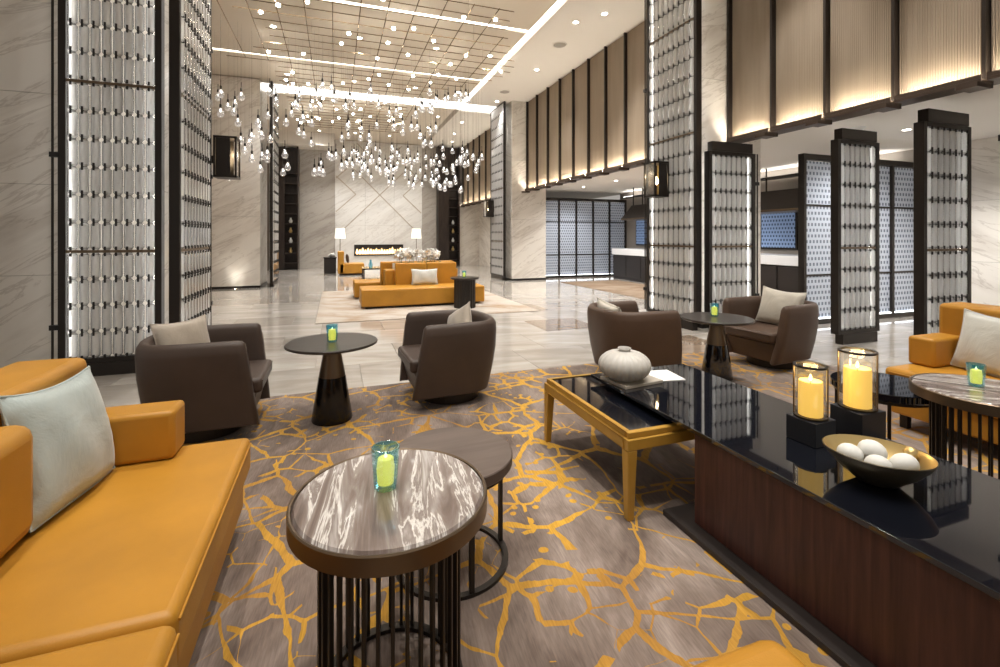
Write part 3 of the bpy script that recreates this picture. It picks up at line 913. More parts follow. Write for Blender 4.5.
for i in range(60):
    y = 7.8 + 10.0 * (i + random.random()) / 60; a, b_ = rail_x(y)
    x = a + (b_ - a) * random.uniform(0.03, 0.97)
    link('grid_lamp', led, 'led_spot', grid, (x - 1.0, y - 12, -0.03))

def pend_at(px, py, D):
    r = (px - 500) / FPX * D
    return (D * 0.33377 + r * 0.94265, D * 0.94265 - r * 0.33377, CAMH - (py - 236.5) / FPX * D)
drop_me = MB().lathe([(0.0, 0.0), (0.03, 0.005), (0.055, 0.027), (0.065, 0.06), (0.058, 0.095), (0.038, 0.14), (0.022, 0.18), (0.018, 0.20)], 14).mesh('glass_drop', smooth=60)
cap_me = MB().lathe([(0.0, 0.192), (0.022, 0.192), (0.022, 0.25), (0.008, 0.27), (0.008, 0.38), (0, 0.38)], 8).mesh('cap', smooth=40)
core_me = MB().lathe([(0, 0.10), (0.012, 0.115), (0.012, 0.16), (0, 0.175)], 8).mesh('lamp', smooth=50)
cord_me = MB().cyl((0, 0, 0), (0, 0, 1), 0.0014, n=4).mesh('cord')
rp = random.Random(21)
spots = []
def cluster(n, x0, x1, y0, y1, d0, d1, skew=0.0):
    k = 0; tries = 0
    while k < n and tries < 4000:
        tries += 1
        f = rp.random()
        px = x0 + (x1 - x0) * f
        py = y0 + (y1 - y0) * rp.random() + skew * (f - 0.5)
        D = d0 + (d1 - d0) * rp.random()
        p = pend_at(px, py, D)
        if p[2] > GZ - 0.5 or p[0] < -2.9 and p[1] > 13.8 or 3.80 < p[0] < 4.05 or 14.5 < p[1] < 15.6:
            continue
        if all((p[0] - q[0]) ** 2 + (p[1] - q[1]) ** 2 > 0.15 ** 2 for q in spots):
            spots.append(p); k += 1
cluster(24, 208, 262, 98, 182, 9.0, 10.6)
cluster(36, 262, 345, 88, 180, 9.6, 12.0)
cluster(34, 345, 440, 92, 150, 10.5, 13.5)
cluster(10, 430, 470, 92, 106, 11.5, 13.0)
cluster(96, 345, 446, 150, 188, 13.0, 17.8, 14)
cluster(30, 430, 468, 150, 194, 13.5, 16.0)
cluster(9, 462, 482, 156, 178, 12.0, 14.0)
for p in spots:
    t = thing('glass_drop_pendant', 'clear glass drop lamp hanging on a thin cord from the wire grid', 'pendant lamp', p, 0, 'glass drop lamps of the chandelier')
    link('glass_drop', drop_me, 'glass_bulb', t)
    link('cap', cap_me, 'bronze_dark', t)
    link('lamp', core_me, 'led_drop', t)
    link('cord', cord_me, 'bronze_mid', t, (0, 0, 0.38), None, (1, 1, (CZ if p[0] > 3.95 else CZ + 0.03) - p[2] - 0.38))

# ------------------------------------------------------------------ carpets
Z0 = 0.012
cp = build('carpet', MB().box((-2.7, -2.0, 0.0), (5.02, 4.48, Z0)), 'carpet_gold', None, 0.004, 1)
tag(cp, 'large grey-brown lounge carpet with a broken golden network pattern', 'carpet')
rg = build('area_rug', MB().box((-0.3, 8.0, 0.0), (3.62, 12.6, 0.01)), 'rug_beige', None, 0.003, 1)
tag(rg, 'pale beige rug with rusty patches under the orange island sofa', 'rug')
rg = build('area_rug', MB().box((6.5, 7.2, 0.0), (8.5, 12.8, 0.01)), 'rug_brown', None, 0.003, 1)
tag(rg, 'brown rug on the dining side in front of the buffet counters', 'rug')

# ------------------------------------------------------------------ pillows
def pillow_mesh(wd, ht, th, n=14, seed=0):
    rr = random.Random(seed)
    vs = []; fs = []
    idx = {}
    for side in (1, -1):
        for i in range(n + 1):
            for j in range(n + 1):
                u_ = -1 + 2 * i / n; v_ = -1 + 2 * j / n
                edge = (i in (0, n)) or (j in (0, n))
                if side == -1 and edge:
                    idx[(side, i, j)] = idx[(1, i, j)]
                    continue
                k = max(0.0, (1 - u_ ** 2)) ** 0.42 * max(0.0, (1 - v_ ** 2)) ** 0.42
                pin = 1 - 0.07 * (1 - abs(u_) ** 2) * abs(v_) ** 6
                pin2 = 1 - 0.07 * (1 - abs(v_) ** 2) * abs(u_) ** 6
                wr = 0.035 * th * math.sin(7 * u_ + 3 * v_ + seed) * k + rr.uniform(-1, 1) * 0.008 * th
                idx[(side, i, j)] = len(vs)
                vs.append((side * (th / 2 * k) + wr, u_ * wd / 2 * pin2, (v_ + 1) * ht / 2 * pin))
        for i in range(n):
            for j in range(n):
                q = (idx[(side, i, j)], idx[(side, i + 1, j)], idx[(side, i + 1, j + 1)], idx[(side, i, j + 1)])
                fs.append(q if side == 1 else q[::-1])
    return MB().add(vs, fs).mesh('pillow', smooth=75)
def pillow(label, loc, facing, tilt, size, mat, seed=0, roll=0.0):
    """stands on its lower edge, broad side facing the angle, leaning back by tilt"""
    t = thing('pillow', label, 'pillow', loc, facing)
    me = pillow_mesh(size[0], size[1], size[2], seed=seed)
    p = link('cover', me, mat, t, None, (roll, -tilt, 0))
    # piping along the seam
    n = 14; pts = []
    for a in range(n + 1): pts.append((-1 + 2 * a / n, -1))
    for a in range(1, n + 1): pts.append((1, -1 + 2 * a / n))
    for a in range(1, n + 1): pts.append((1 - 2 * a / n, 1))
    for a in range(1, n): pts.append((-1, 1 - 2 * a / n))
    m2 = MB(); P = []
    for u_, v_ in pts:
        pin = 1 - 0.07 * (1 - abs(u_) ** 2) * abs(v_) ** 6
        pin2 = 1 - 0.07 * (1 - abs(v_) ** 2) * abs(u_) ** 6
        P.append((0, u_ * size[0] / 2 * pin2, (v_ + 1) * size[1] / 2 * pin))
    for a in range(len(P)):
        m2.cyl(P[a], P[(a + 1) % len(P)], 0.0045, n=5, cap=False)
    build('piping', m2, mat, t, smooth=60, rot=(roll, -tilt, 0))
    return t

# ------------------------------------------------------------------ orange sofas
def sofa(label, loc, rz, e, pil=None):
    """front towards local +x; the armed end lies at local y = e*1.02"""
    t = thing('sofa', label, 'sofa', loc, rz, 'orange leather lounge sofas')
    def yb(a, b_):
        return (min(a * e, b_ * e), max(a * e, b_ * e))
    def bx(name, x0, x1, ya, yb_, z0, z1, bev=0.025, mat='leather_orange'):
        y0, y1 = yb(ya, yb_)
        return box(name, (x0, y0, z0), (x1, y1, z1), mat, t, bev, 3, 50)
    bx('seat_base', -0.50, 0.30, -0.10, 1.00, 0.10, 0.262, 0.015)
    bx('seat_base', -0.50, 0.30, -1.40, -0.14, 0.10, 0.262, 0.015)
    c1 = bx('seat_cushion', -0.42, 0.33, -0.115, 1.02, 0.265, 0.43, 0.03)
    c2 = bx('seat_cushion', -0.42, 0.345, -1.40, -0.125, 0.265, 0.435, 0.035)
    for c_, (ya, yb_), xf, zt in ((c1, (-0.09, 0.995), 0.335, 0.40), (c2, (-1.38, -0.15), 0.35, 0.405)):
        m2 = MB().cyl((xf - 0.004, ya * e, zt), (xf - 0.004, yb_ * e, zt), 0.004, n=6)
        build('piping', m2, 'leather_orange', c_, smooth=60)
    bx('backrest', -0.56, -0.30, -1.40, 1.02, 0.20, 0.87, 0.035)
    bx('back_cushion', -0.32, -0.19, -1.40, 0.42, 0.436, 0.80, 0.05)
    bx('arm', -0.31, 0.06, 0.85, 1.02, 0.431, 0.64, 0.022)
    for x in (-0.45, 0.24):
        for y in (-1.3, 0.93):
            bx('foot', x - 0.025, x + 0.025, y - 0.025, y + 0.025, 0, 0.10, 0.004, 'bronze_dark')
    return t
sofa('orange leather sofa with a pale blue pillow against its arm', (-0.71, 1.50, Z0), 0, 1)
sofa('orange leather sofa with a cream pillow behind the marble drum table', (4.15, 1.28, Z0), PI, -1)
pillow('large pale blue satin pillow on the orange sofa', (-0.885, 2.12, 0.449), -0.10, 0.24, (0.46, 0.44, 0.15), 'silk_blue', 3, -0.06)
pillow('large cream pillow on the orange sofa behind the drum table', (4.25, 1.90, 0.449), PI - 0.1, 0.26, (0.46, 0.42, 0.14), 'silk_silver', 5, -0.05)

# orange ottoman just in front of the camera
po = thing('ottoman', 'orange leather ottoman with rounded corners on the carpet beside the long black table', 'ottoman', (0.72, 0.50, Z0))
box('seat', (-0.30, -0.35, 0.10), (0.325, 0.385, 0.412), 'leather_orange', po, 0.06, 4, 60)
box('base', (-0.25, -0.30, 0.0), (0.25, 0.27, 0.10), 'bronze_dark', po)

# ------------------------------------------------------------------ barrel armchairs
def barrel_shell():
    # plan of the outer edge, opening towards +x
    plan = []
    hw = 0.39; bx_ = -0.40
    fr_ = [0.36, 0.352, 0.33, 0.29, 0.20, 0.10]
    for x_ in fr_:
        plan.append((x_, -hw))
    n = 14
    for i in range(n + 1):
        a = -PI / 2 - PI * i / n
        ca, sa = math.cos(a), math.sin(a)
        ex = 0.72
        x = -0.05 + 0.35 * math.copysign(abs(ca) ** ex, ca); y = hw * math.copysign(abs(sa) ** ex, sa)
        plan.append((x, y))
    for x_ in reversed(fr_):
        plan.append((x_, hw))
    out = [plan[0]]
    for p in plan[1:]:
        if (p[0] - out[-1][0]) ** 2 + (p[1] - out[-1][1]) ** 2 > 0.00002:
            out.append(p)
    plan = out
    k = len(plan)
    # inward normals
    nor = []
    for i in range(k):
        a = plan[max(0, i - 1)]; b_ = plan[min(k - 1, i + 1)]
        d = Vector((b_[0] - a[0], b_[1] - a[1], 0)).normalized()
        nn = Vector((-d.y, d.x, 0))
        if nn.dot(Vector((-plan[i][0], -plan[i][1], 0))) < 0:
            nn = -nn
        nor.append(nn)
    prof = [(0.04, 0.085), (0.0, 0.105), (0.0, 0.30), (0.0, 0.45), (0.0, 0.60), (0.006, 0.655), (0.025, 0.685), (0.045, 0.69), (0.068, 0.68), (0.085, 0.65), (0.09, 0.60), (0.09, 0.30), (0.09, 0.10)]
    def sc(z):
        q = max(0.0, min(1.0, (z - 0.09) / 0.50))
        return 0.82 + 0.18 * math.sin(q * PI / 2)
    vs = []; fs = []
    m_ = len(prof)
    for i in range(k):
        endk = 0.0
        for o_, z in prof:
            s_ = sc(z)
            zz = z
            xq = plan[i][0]
            if xq > 0:
                q = max(0.0, min(1.0, (z - 0.09) / 0.58))
                xq = xq * (1.02 - 0.20 * q)
            else:
                xq = xq * s_
            e_ = min(i, k - 1 - i)
            inw = (0.030, 0.012, 0.002)[e_] if e_ < 3 else 0.0
            oo = o_ + (0.045 - o_) / 0.045 * inw
            p = Vector((xq, plan[i][1] * s_, 0)) + nor[i] * oo
            if e_ < 3 and z > 0.58:        # round the arm fronts
                zz = z - (0.055, 0.022, 0.004)[e_] * (z - 0.58) / 0.11
            vs.append((p.x, p.y, zz))
    for i in range(k - 1):
        for a in range(m_):
            b_ = (a + 1) % m_
            fs.append((i * m_ + a, (i + 1) * m_ + a, (i + 1) * m_ + b_, i * m_ + b_))
    fs.append(tuple(range(m_ - 1, -1, -1)))
    fs.append(tuple((k - 1) * m_ + a for a in range(m_)))
    mb = MB().add(vs, fs)
    return mb.mesh('shell', smooth=50), plan, sc
shell_me, plan_, sc_ = barrel_shell()
def chair_parts(t, mat):
    link('shell', shell_me.copy(), mat, t)
    # seat body inside the shell, cushion, swivel plinth
    body = MB()
    body.frustum((-0.20, -0.26), (0.30, 0.26), 0.09, (-0.24, -0.285), (0.345, 0.285), 0.30)
    build('seat_body', body, mat, t, 0.02, 3, 50)
    box('seat_cushion', (-0.26, -0.288, 0.302), (0.385, 0.288, 0.405), mat, t, 0.03, 4, 50)
    build('swivel_plinth', MB().cyl((-0.02, 0, 0), (-0.02, 0, 0.10), 0.25, n=36), 'bronze_dark', t, 0.004, 1, 40)
    m2 = MB().cyl((0.384, -0.27, 0.385), (0.384, 0.27, 0.385), 0.004, n=6)
    build('seat_seam', m2, mat, t, smooth=60)
CH = 'swivel barrel armchairs around the cone tables'
def chair(label, x, y, rz, mat):
    t = thing('barrel_armchair', label, 'armchair', (x, y, Z0), rz, CH)
    chair_parts(t, mat)
    return t
chair('taupe leather barrel armchair next to the tall rod screens and the orange sofa', -0.86, 3.88, 0.0, 'leather_taupe')
chair('taupe leather barrel armchair whose champagne pillow stands on its corner', 0.93, 4.0, PI + 0.05, 'leather_taupe')
chair('brown leather barrel armchair with its back to the ribbed vase', 2.80, 3.97, -0.04, 'leather_brown')
chair('brown leather barrel armchair with cream pillow in front of the free-standing low screens', 4.50, 3.82, PI + 0.08, 'leather_brown')
def back_pillow(label, x, y, rz, mat, seed, roll=0.0, size=(0.42, 0.38, 0.13)):
    off = -0.12
    pillow(label, (x + off * math.cos(rz), y + off * math.sin(rz), Z0 + 0.415), rz, 0.28, size, mat, seed, roll)
back_pillow('champagne pillow in the taupe armchair next to the tall rod screens', -0.90, 3.88, -0.65, 'silk_champagne', 11, 0.0)
back_pillow('champagne pillow standing on its corner in the armchair between cone table and gold bench', 0.93, 4.0, PI + 0.25, 'silk_champagne', 12, 0.5, (0.36, 0.36, 0.13))
back_pillow('pale pillow in the armchair behind the ribbed vase', 2.76, 4.02, -0.05, 'silk_cream', 13, 0.12, (0.42, 0.34, 0.13))
back_pillow('cream pillow in the armchair in front of the low screens', 4.50, 3.82, PI + 0.25, 'silk_cream', 14, -0.08, (0.46, 0.40, 0.14))

# ------------------------------------------------------------------ cone tables
def cone_table(label, x, y, h, mats):
    t = thing('cone_table', label, 'side table', (x, y, Z0), 0, 'round cone side tables')
    build('table_top', MB().lathe([(0.0, h - 0.025), (0.315, h - 0.025), (0.333, h - 0.016), (0.335, h - 0.006), (0.330, h), (0.0, h)], 56), mats[0], t, smooth=35)
    build('cone_lower', MB().lathe([(0.145, 0.0), (0.148, 0.012), (0.098, 0.33)], 40), mats[1], t, smooth=40)
    build('cone_upper', MB().lathe([(0.0975, 0.331), (0.054, h - 0.027)], 40), mats[2], t, smooth=40)
    return t
cone_table('round dark cone table between the two taupe armchairs', -0.02, 3.77, 0.59, ('table_dark', 'table_black', 'bronze_mid'))
cone_table('round dark cone table between the two brown armchairs', 3.55, 3.62, 0.59, ('table_dark', 'black_glass', 'bronze_mid'))

# ------------------------------------------------------------------ drum tables and low ring tables
def drum_table(label, x, y, rot, h=0.60, R=0.297):
    t = thing('drum_table', label, 'side table', (x, y, Z0), rot, 'marble drum tables with spindles')
    build('marble_top', MB().lathe([(0, h - 0.03), (R - 0.014, h - 0.03), (R - 0.012, h - 0.008), (R - 0.020, h), (0, h)], 64), 'marble_striped', t, smooth=35)
    build('rim', MB().lathe([(R - 0.012, h - 0.058), (R, h - 0.055), (R, h - 0.006), (R - 0.004, h - 0.002), (R - 0.010, h - 0.004), (R - 0.0115, h - 0.05), (R - 0.012, h - 0.058)], 64), 'bronze_mid', t, smooth=35)
    build('sub_top', MB().cyl((0, 0, h - 0.056), (0, 0, h - 0.031), R - 0.013, n=48), 'bronze_dark', t)
    me = MB().box((-0.007, -0.005, 0.014), (0.007, 0.005, h - 0.057)).mesh('spindle', 0.0015, 1)
    n = 34
    for i in range(n):
        a = 2 * PI * i / n
        link('spindle', me, 'bronze_dark', t, (0.207 * math.cos(a), 0.207 * math.sin(a), 0), (0, 0, a))
    build('base_ring', MB().ring(0.207, 0, 0.0, 48, sq=(0.03, 0.013)), 'bronze_dark', t, smooth=40)
    return t
def ring_table(label, x, y, h, R, mat, a0=0.0):
    t = thing('ring_base_table', label, 'side table', (x, y, Z0), a0, 'low round tables with ring bases')
    build('table_top', MB().lathe([(0, h - 0.045), (R - 0.004, h - 0.045), (R, h - 0.04), (R, h - 0.004), (R - 0.004, h), (0, h)], 56), mat, t, smooth=35)
    build('apron', MB().ring(R - 0.03, 0, h - 0.066, 48, sq=(0.02, 0.02)), 'bronze_dark', t, smooth=40)
    build('base_ring', MB().ring(R - 0.03, 0, 0.0, 48, sq=(0.025, 0.014)), 'bronze_dark', t, smooth=40)
    for i in range(4):
        a = i * PI / 2
        build('leg', MB().box((-0.008, -0.01, 0.015), (0.008, 0.01, h - 0.067)), 'bronze_dark', t, 0.001, 1, None, ((R - 0.03) * math.cos(a), (R - 0.03) * math.sin(a), 0), (0, 0, a))
    return t
drum_table('round striped marble drum table with a turquoise candle glass in the middle of the carpet', 0.165, 1.475, 0.0)
ring_table('low round taupe wooden table with thin legs on a ring base', 0.475, 1.965, 0.46, 0.262, 'wood_taupe', 0.10)
drum_table('round striped marble drum table beside the orange sofa with the cream pillow', 3.16, 1.43, 0.9)
ring_table('low round glossy black table beside the marble drum table and long black table', 3.24, 1.955, 0.47, 0.27, 'black_glass', 0.4)

# ------------------------------------------------------------------ candle glasses
def candle_glass(label, x, y, z, s=1.0):
    t = thing('candle_glass', label, 'candle holder', (x, y, z), 0, 'turquoise candle glasses')
    R0, R1, h = 0.034 * s, 0.044 * s, 0.128 * s
    build('tumbler', MB().lathe([(0, 0), (R0, 0), (R0 + 0.002, 0.012), (R1, h), (R1 - 0.004, h), (R0 - 0.002, 0.014), (0, 0.014)], 10, wob=None), 'glass_teal', t, smooth=25)
    c_ = build('candle', MB().lathe([(0, 0.0145), (0.025 * s, 0.0145), (0.028 * s, 0.06 * s), (0.024 * s, 0.092 * s), (0.010, 0.096 * s), (0, 0.088 * s)], 14), 'candle_small', t, smooth=40)
    build('flame', MB().lathe([(0, 0.0), (0.006, 0.008), (0, 0.024)], 8, (0, 0, 0.0885 * s)), 'candle_glow', c_, smooth=60)
    return t
candle_glass('turquoise candle glass on the marble drum table in the middle of the carpet', 0.150, 1.50, Z0 + 0.601)
candle_glass('turquoise candle glass on the cone table between the taupe armchairs', -0.02, 3.76, Z0 + 0.591)
candle_glass('turquoise candle glass on the cone table between the brown armchairs', 3.58, 3.68, Z0 + 0.591)
candle_glass('turquoise candle glass on the marble drum table by the orange sofa with cream pillow', 3.19, 1.48, Z0 + 0.601, 0.9)

# ------------------------------------------------------------------ long black table and gold bench table
lt = thing('long_table', 'long black glass-topped table on a dark reddish wooden plinth', 'coffee table', (1.98, 1.0, Z0))
TZ = 0.475
box('plinth', (-0.37, -1.6, 0.03), (0.33, 0.78, TZ - 0.022), 'wood_plinth', lt, 0.003, 1)
box('base_plate', (-0.44, -1.65, 0.0), (0.36, 0.92, 0.029), 'wood_plate', lt, 0.003, 1)
box('glass_top', (-0.378, -1.62, TZ - 0.021), (0.375, 1.72, TZ), 'black_glass', lt, 0.003, 2)
bt = thing('bench_table', 'gold-lacquered low table with black glass inset tucked under the long black table', 'side table', (1.70, 2.40, Z0))
HB = 0.425
x0, x1, y0, y1 = -0.345, 0.30, -0.46, 0.48
m2 = MB()
f = 0.028
m2.box((x0, y0, HB - 0.03), (x1, y0 + f, HB)); m2.box((x0, y1 - f, HB - 0.03), (x1, y1, HB))
m2.box((x0, y0 + f, HB - 0.03), (x0 + f, y1 - f, HB)); m2.box((x1 - f, y0 + f, HB - 0.03), (x1, y1 - f, HB))
build('top_frame', m2, 'wood_gold', bt, 0.003, 1)
box('glass_inset', (x0 + f, y0 + f, HB - 0.02), (x1 - f, y1 - f, HB - 0.004), 'black_glass', bt)
m2 = MB()
g = 0.012
m2.box((x0 - g, y0 - g, HB - 0.085), (x1 + g, y0 + 0.03, HB - 0.0305)); m2.box((x0 - g, y1 - 0.03, HB - 0.085), (x1 + g, y1 + g, HB - 0.0305))
m2.box((x0 - g, y0 + 0.03, HB - 0.085), (x0 + 0.03, y1 - 0.03, HB - 0.0305)); m2.box((x1 - 0.03, y0 + 0.03, HB - 0.085), (x1 + g, y1 - 0.03, HB - 0.0305))
build('apron', m2, 'wood_gold', bt, 0.003, 1)
for sx_ in (0, 1):
    for sy_ in (0, 1):
        xa = x0 - g if not sx_ else x1 + g; ya = y0 - g if not sy_ else y1 + g
        dx = 1 if not sx_ else -1; dy = 1 if not sy_ else -1
        a, b_ = 0.055, 0.036
        m2 = MB().frustum((min(xa, xa + dx * b_), min(ya, ya + dy * b_)), (max(xa, xa + dx * b_), max(ya, ya + dy * b_)), 0.0,
                          (min(xa, xa + dx * a), min(ya, ya + dy * a)), (max(xa, xa + dx * a), max(ya, ya + dy * a)), HB - 0.0855)
        build('leg', m2, 'wood_gold', bt, 0.003, 1)

TT = Z0 + TZ + 0.0005
# books, ribbed vase
bk = thing('book', 'grey-brown closed book lying under the ribbed white vase', 'book', (1.765, 2.50, TT), 0.12)
box('cover', (-0.15, -0.12, 0), (0.15, 0.12, 0.018), 'book_cover', bk, 0.002, 1)
box('pages', (-0.145, -0.116, 0.003), (0.152, 0.116, 0.015), 'paper', bk)
mg = thing('magazine', 'white magazine lying flat beside the ribbed vase', 'magazine', (2.04, 2.52, TT), -0.15)
box('cover', (-0.10, -0.11, 0), (0.08, 0.11, 0.004), 'paper', mg)
box('spine', (-0.103, -0.11, 0), (-0.1005, 0.11, 0.0042), 'book_cover', mg)
vs_ = thing('vase', 'squat ribbed white ceramic vase on the book on the black table', 'vase', (1.715, 2.50, TT + 0.0185))
prof = [(0.0, 0), (0.075, 0.0)] + [(0.040 + 0.122 * math.cos(q_), 0.088 + 0.088 * math.sin(q_)) for q_ in [(-72 + 12 * a_) * PI / 180 for a_ in range(14)]] + [(0.036, 0.176)]
build('body', MB().lathe(prof, 120, wob=lambda t: 1.0 - 0.055 * abs(math.cos(t * 11)) ** 6), 'vase_grey', vs_, smooth=70)
build('neck', MB().lathe([(0.036, 0.170), (0.034, 0.182), (0.042, 0.194), (0.040, 0.196), (0.030, 0.182), (0.030, 0.165), (0.036, 0.170)], 40), 'vase_grey', vs_, smooth=50)

# candle lanterns
def candle_lantern(label, x, y, rz, s, bh, gh, gr):
    t = thing('candle_lantern', label, 'candle lantern', (x, y, TT), rz, 'hurricane candle lanterns on the black table')
    box('stone_base', (-s / 2, -s / 2, 0), (s / 2, s / 2, bh), 'black_stone', t, 0.002, 1)
    build('bottom_ring', MB().lathe([(0, bh + 0.0005), (gr + 0.006, bh + 0.0005), (gr + 0.006, bh + 0.009), (0, bh + 0.009)], 40), 'bronze_dark', t, smooth=35)
    build('glass_cylinder', MB().cyl((0, 0, bh + 0.0095), (0, 0, bh + gh), gr, n=40, cap=False), 'glass_clear', t, smooth=60)
    build('top_ring', MB().ring(gr, 0, bh + gh, 40, sq=(0.012, 0.008)), 'bronze_dark', t, smooth=40)
    for a in (2.25, 2.25 + PI):
        build('stay', MB().cyl(((gr + 0.003) * math.cos(a), (gr + 0.003) * math.sin(a), bh + 0.009), ((gr + 0.003) * math.cos(a), (gr + 0.003) * math.sin(a), bh + gh), 0.003, n=6), 'bronze_mid', t)
    ch = gh * 0.72; cr = gr * 0.78
    c_ = build('candle', MB().lathe([(0, bh + 0.0095), (cr, bh + 0.0095), (cr, bh + ch - 0.012), (cr * 0.93, bh + ch), (cr * 0.75, bh + ch - 0.004), (0, bh + ch - 0.016)], 36), 'candle_wax', t, smooth=40)
    build('wick', MB().cyl((0, 0, bh + ch - 0.017), (0, 0, bh + ch - 0.004), 0.002, n=6), 'clip_black', c_)
    build('flame', MB().lathe([(0, 0.0), (0.008, 0.010), (0.006, 0.02), (0, 0.034)], 8, (0, 0, bh + ch - 0.004)), 'candle_glow', c_, smooth=60)
    ld = bpy.data.lights.new('candle_light', 'POINT'); ld.energy = 1.2; ld.color = (1, 0.72, 0.3); ld.shadow_soft_size = 0.03
    lo = bpy.data.objects.new('candle_light', ld); COL.objects.link(lo); lo.parent = t; lo.location = (0, 0, bh + ch + 0.04)
candle_lantern('shorter candle lantern on a black stone cube next to the gold bowl', 2.01, 1.505, 0.05, 0.135, 0.105, 0.225, 0.061)
candle_lantern('taller candle lantern on a black stone block behind the gold bowl', 2.27, 1.475, -0.05, 0.148, 0.125, 0.255, 0.069)

# oval bowl of white stones
bw = thing('oval_bowl', 'oval dark bowl with golden inside on the long black table', 'bowl', (1.90, 1.165, TT), 0)
BR = -0.86
def ob(prof, n=48):
    return MB().lathe(prof, n, sx=0.80, sy=0.66, rot=BR, cap=False)
build('outer_shell', ob([(0, 0), (0.06, 0.0), (0.085, 0.008), (0.15, 0.05), (0.195, 0.09), (0.212, 0.115), (0.209, 0.1165)]), 'bowl_outside', bw, smooth=60)
build('inner_lining', ob([(0, 0.012), (0.06, 0.013), (0.085, 0.019), (0.145, 0.057), (0.188, 0.094), (0.208, 0.1167)]), 'gold_inside', bw, smooth=60)
u1 = Vector((math.cos(BR), math.sin(BR), 0)); u2 = Vector((-math.sin(BR), math.cos(BR), 0))
for k, (a, b_, r, z, lab) in enumerate(((-0.080, 0.012, 0.043, 0.082, 'white round stone at the lantern end of the gold bowl'), (-0.005, 0.060, 0.047, 0.090, 'white round stone standing highest in the gold bowl'),
        (-0.005, -0.050, 0.043, 0.080, 'white round stone low at the near rim of the gold bowl'), (0.078, 0.005, 0.047, 0.078, 'white round stone in the middle of the gold bowl'),
        (0.108, 0.062, 0.026, 0.105, 'golden round stone at the far tip of the gold bowl'))):
    p = Vector((1.90, 1.165, TT + z)) + u1 * a + u2 * b_
    o = build('round_stone', MB().lathe([(0, -r * 0.86)] + [(r * math.cos(q), r * 0.86 * math.sin(q)) for q in [(-80 + 20 * i) * PI / 180 for i in range(9)]] + [(0, r * 0.86)], 20), 'gold_inside' if k == 4 else 'stone_white', None, smooth=70, loc=p, rot=(0.3 * k, 0.2, k))
    tag(o, lab, 'stone', 'round stones in the gold bowl')

# ------------------------------------------------------------------ orange island sofa group in the hall
iso = thing('island_sofa', 'orange back-to-back island sofa on the beige rug', 'sofa', (1.7, 10.2, 0.01))
def ib(n_, x0, x1, y0, y1, z0, z1, bev=0.03):
    return box(n_, (x0 - 1.7, y0 - 10.2, z0), (x1 - 1.7, y1 - 10.2, z1), 'leather_orange', iso, bev, 3, 50)
ib('seat', 0.47, 2.93, 9.22, 10.02, 0.04, 0.37, 0.025)
ib('seat', 0.40, 2.80, 10.75, 11.6, 0.04, 0.37, 0.025)
ib('backrest', 1.20, 1.86, 9.98, 10.16, 0.30, 0.83)
ib('backrest', 1.865, 2.52, 9.98, 10.16, 0.30, 0.83)
ib('backrest', 0.95, 2.60, 10.56, 10.76, 0.30, 0.83)
ib('centre_block', 1.0, 2.6, 10.17, 10.55, 0.04, 0.68)
box('plinth', (0.55 - 1.7, 9.3 - 10.2, 0), (2.75 - 1.7, 11.5 - 10.2, 0.038), 'bronze_dark', iso)
pillow('silver pillow on the orange island sofa', (1.79, 9.80, 0.385), -PI / 2, 0.22, (0.56, 0.34, 0.14), 'silk_silver', 21)
fd = thing('fluted_table', 'dark fluted drum table beside the orange island sofa', 'side table', (2.40, 8.85, 0.01))
build('table_top', MB().lathe([(0, 0.555), (0.27, 0.555), (0.28, 0.565), (0.28, 0.59), (0, 0.59)], 40), 'table_dark', fd, smooth=35)
build('fluted_body', MB().lathe([(0.21, 0.0), (0.21, 0.554)], 96, wob=lambda t: 1 - 0.05 * abs(math.sin(t * 12))), 'bronze_dark', fd, smooth=30)
candle_glass('turquoise candle glass on the dark fluted table by the island sofa', 2.38, 8.82, 0.601, 1.0)
# orchids in a low trough on the centre block
tr = thing('planter', 'low white trough planter on the centre block of the island sofa', 'planter', (1.74, 10.36, 0.691))
m2 = MB(); m2.box((-0.55, -0.12, 0), (0.55, 0.12, 0.02)); m2.box((-0.55, -0.12, 0.02), (0.55, -0.105, 0.12)); m2.box((-0.55, 0.105, 0.02), (0.55, 0.12, 0.12)); m2.box((-0.55, -0.105, 0.02), (-0.535, 0.105, 0.12)); m2.box((0.535, -0.105, 0.02), (0.55, 0.105, 0.12))
build('trough', m2, 'white_china', tr)
box('soil', (-0.534, -0.104, 0.021), (0.534, 0.104, 0.10), 'wood_plate', tr)
pet = MB()
for k in range(5):
    a = 2 * PI * k / 5
    ca, sa = math.cos(a), math.sin(a)
    def q(r, t_, z): return (r * ca - t_ * sa, r * sa + t_ * ca, z)
    pet.add([q(0.0, 0, 0), q(0.03, -0.028, 0.012), q(0.065, 0, 0.006), q(0.03, 0.028, 0.012), q(0.03, 0, -0.006)], [(0, 1, 2, 3), (0, 4, 1), (1, 4, 2), (2, 4, 3), (3, 4, 0)])
pet_me = pet.mesh('bloom')
ro = random.Random(5)
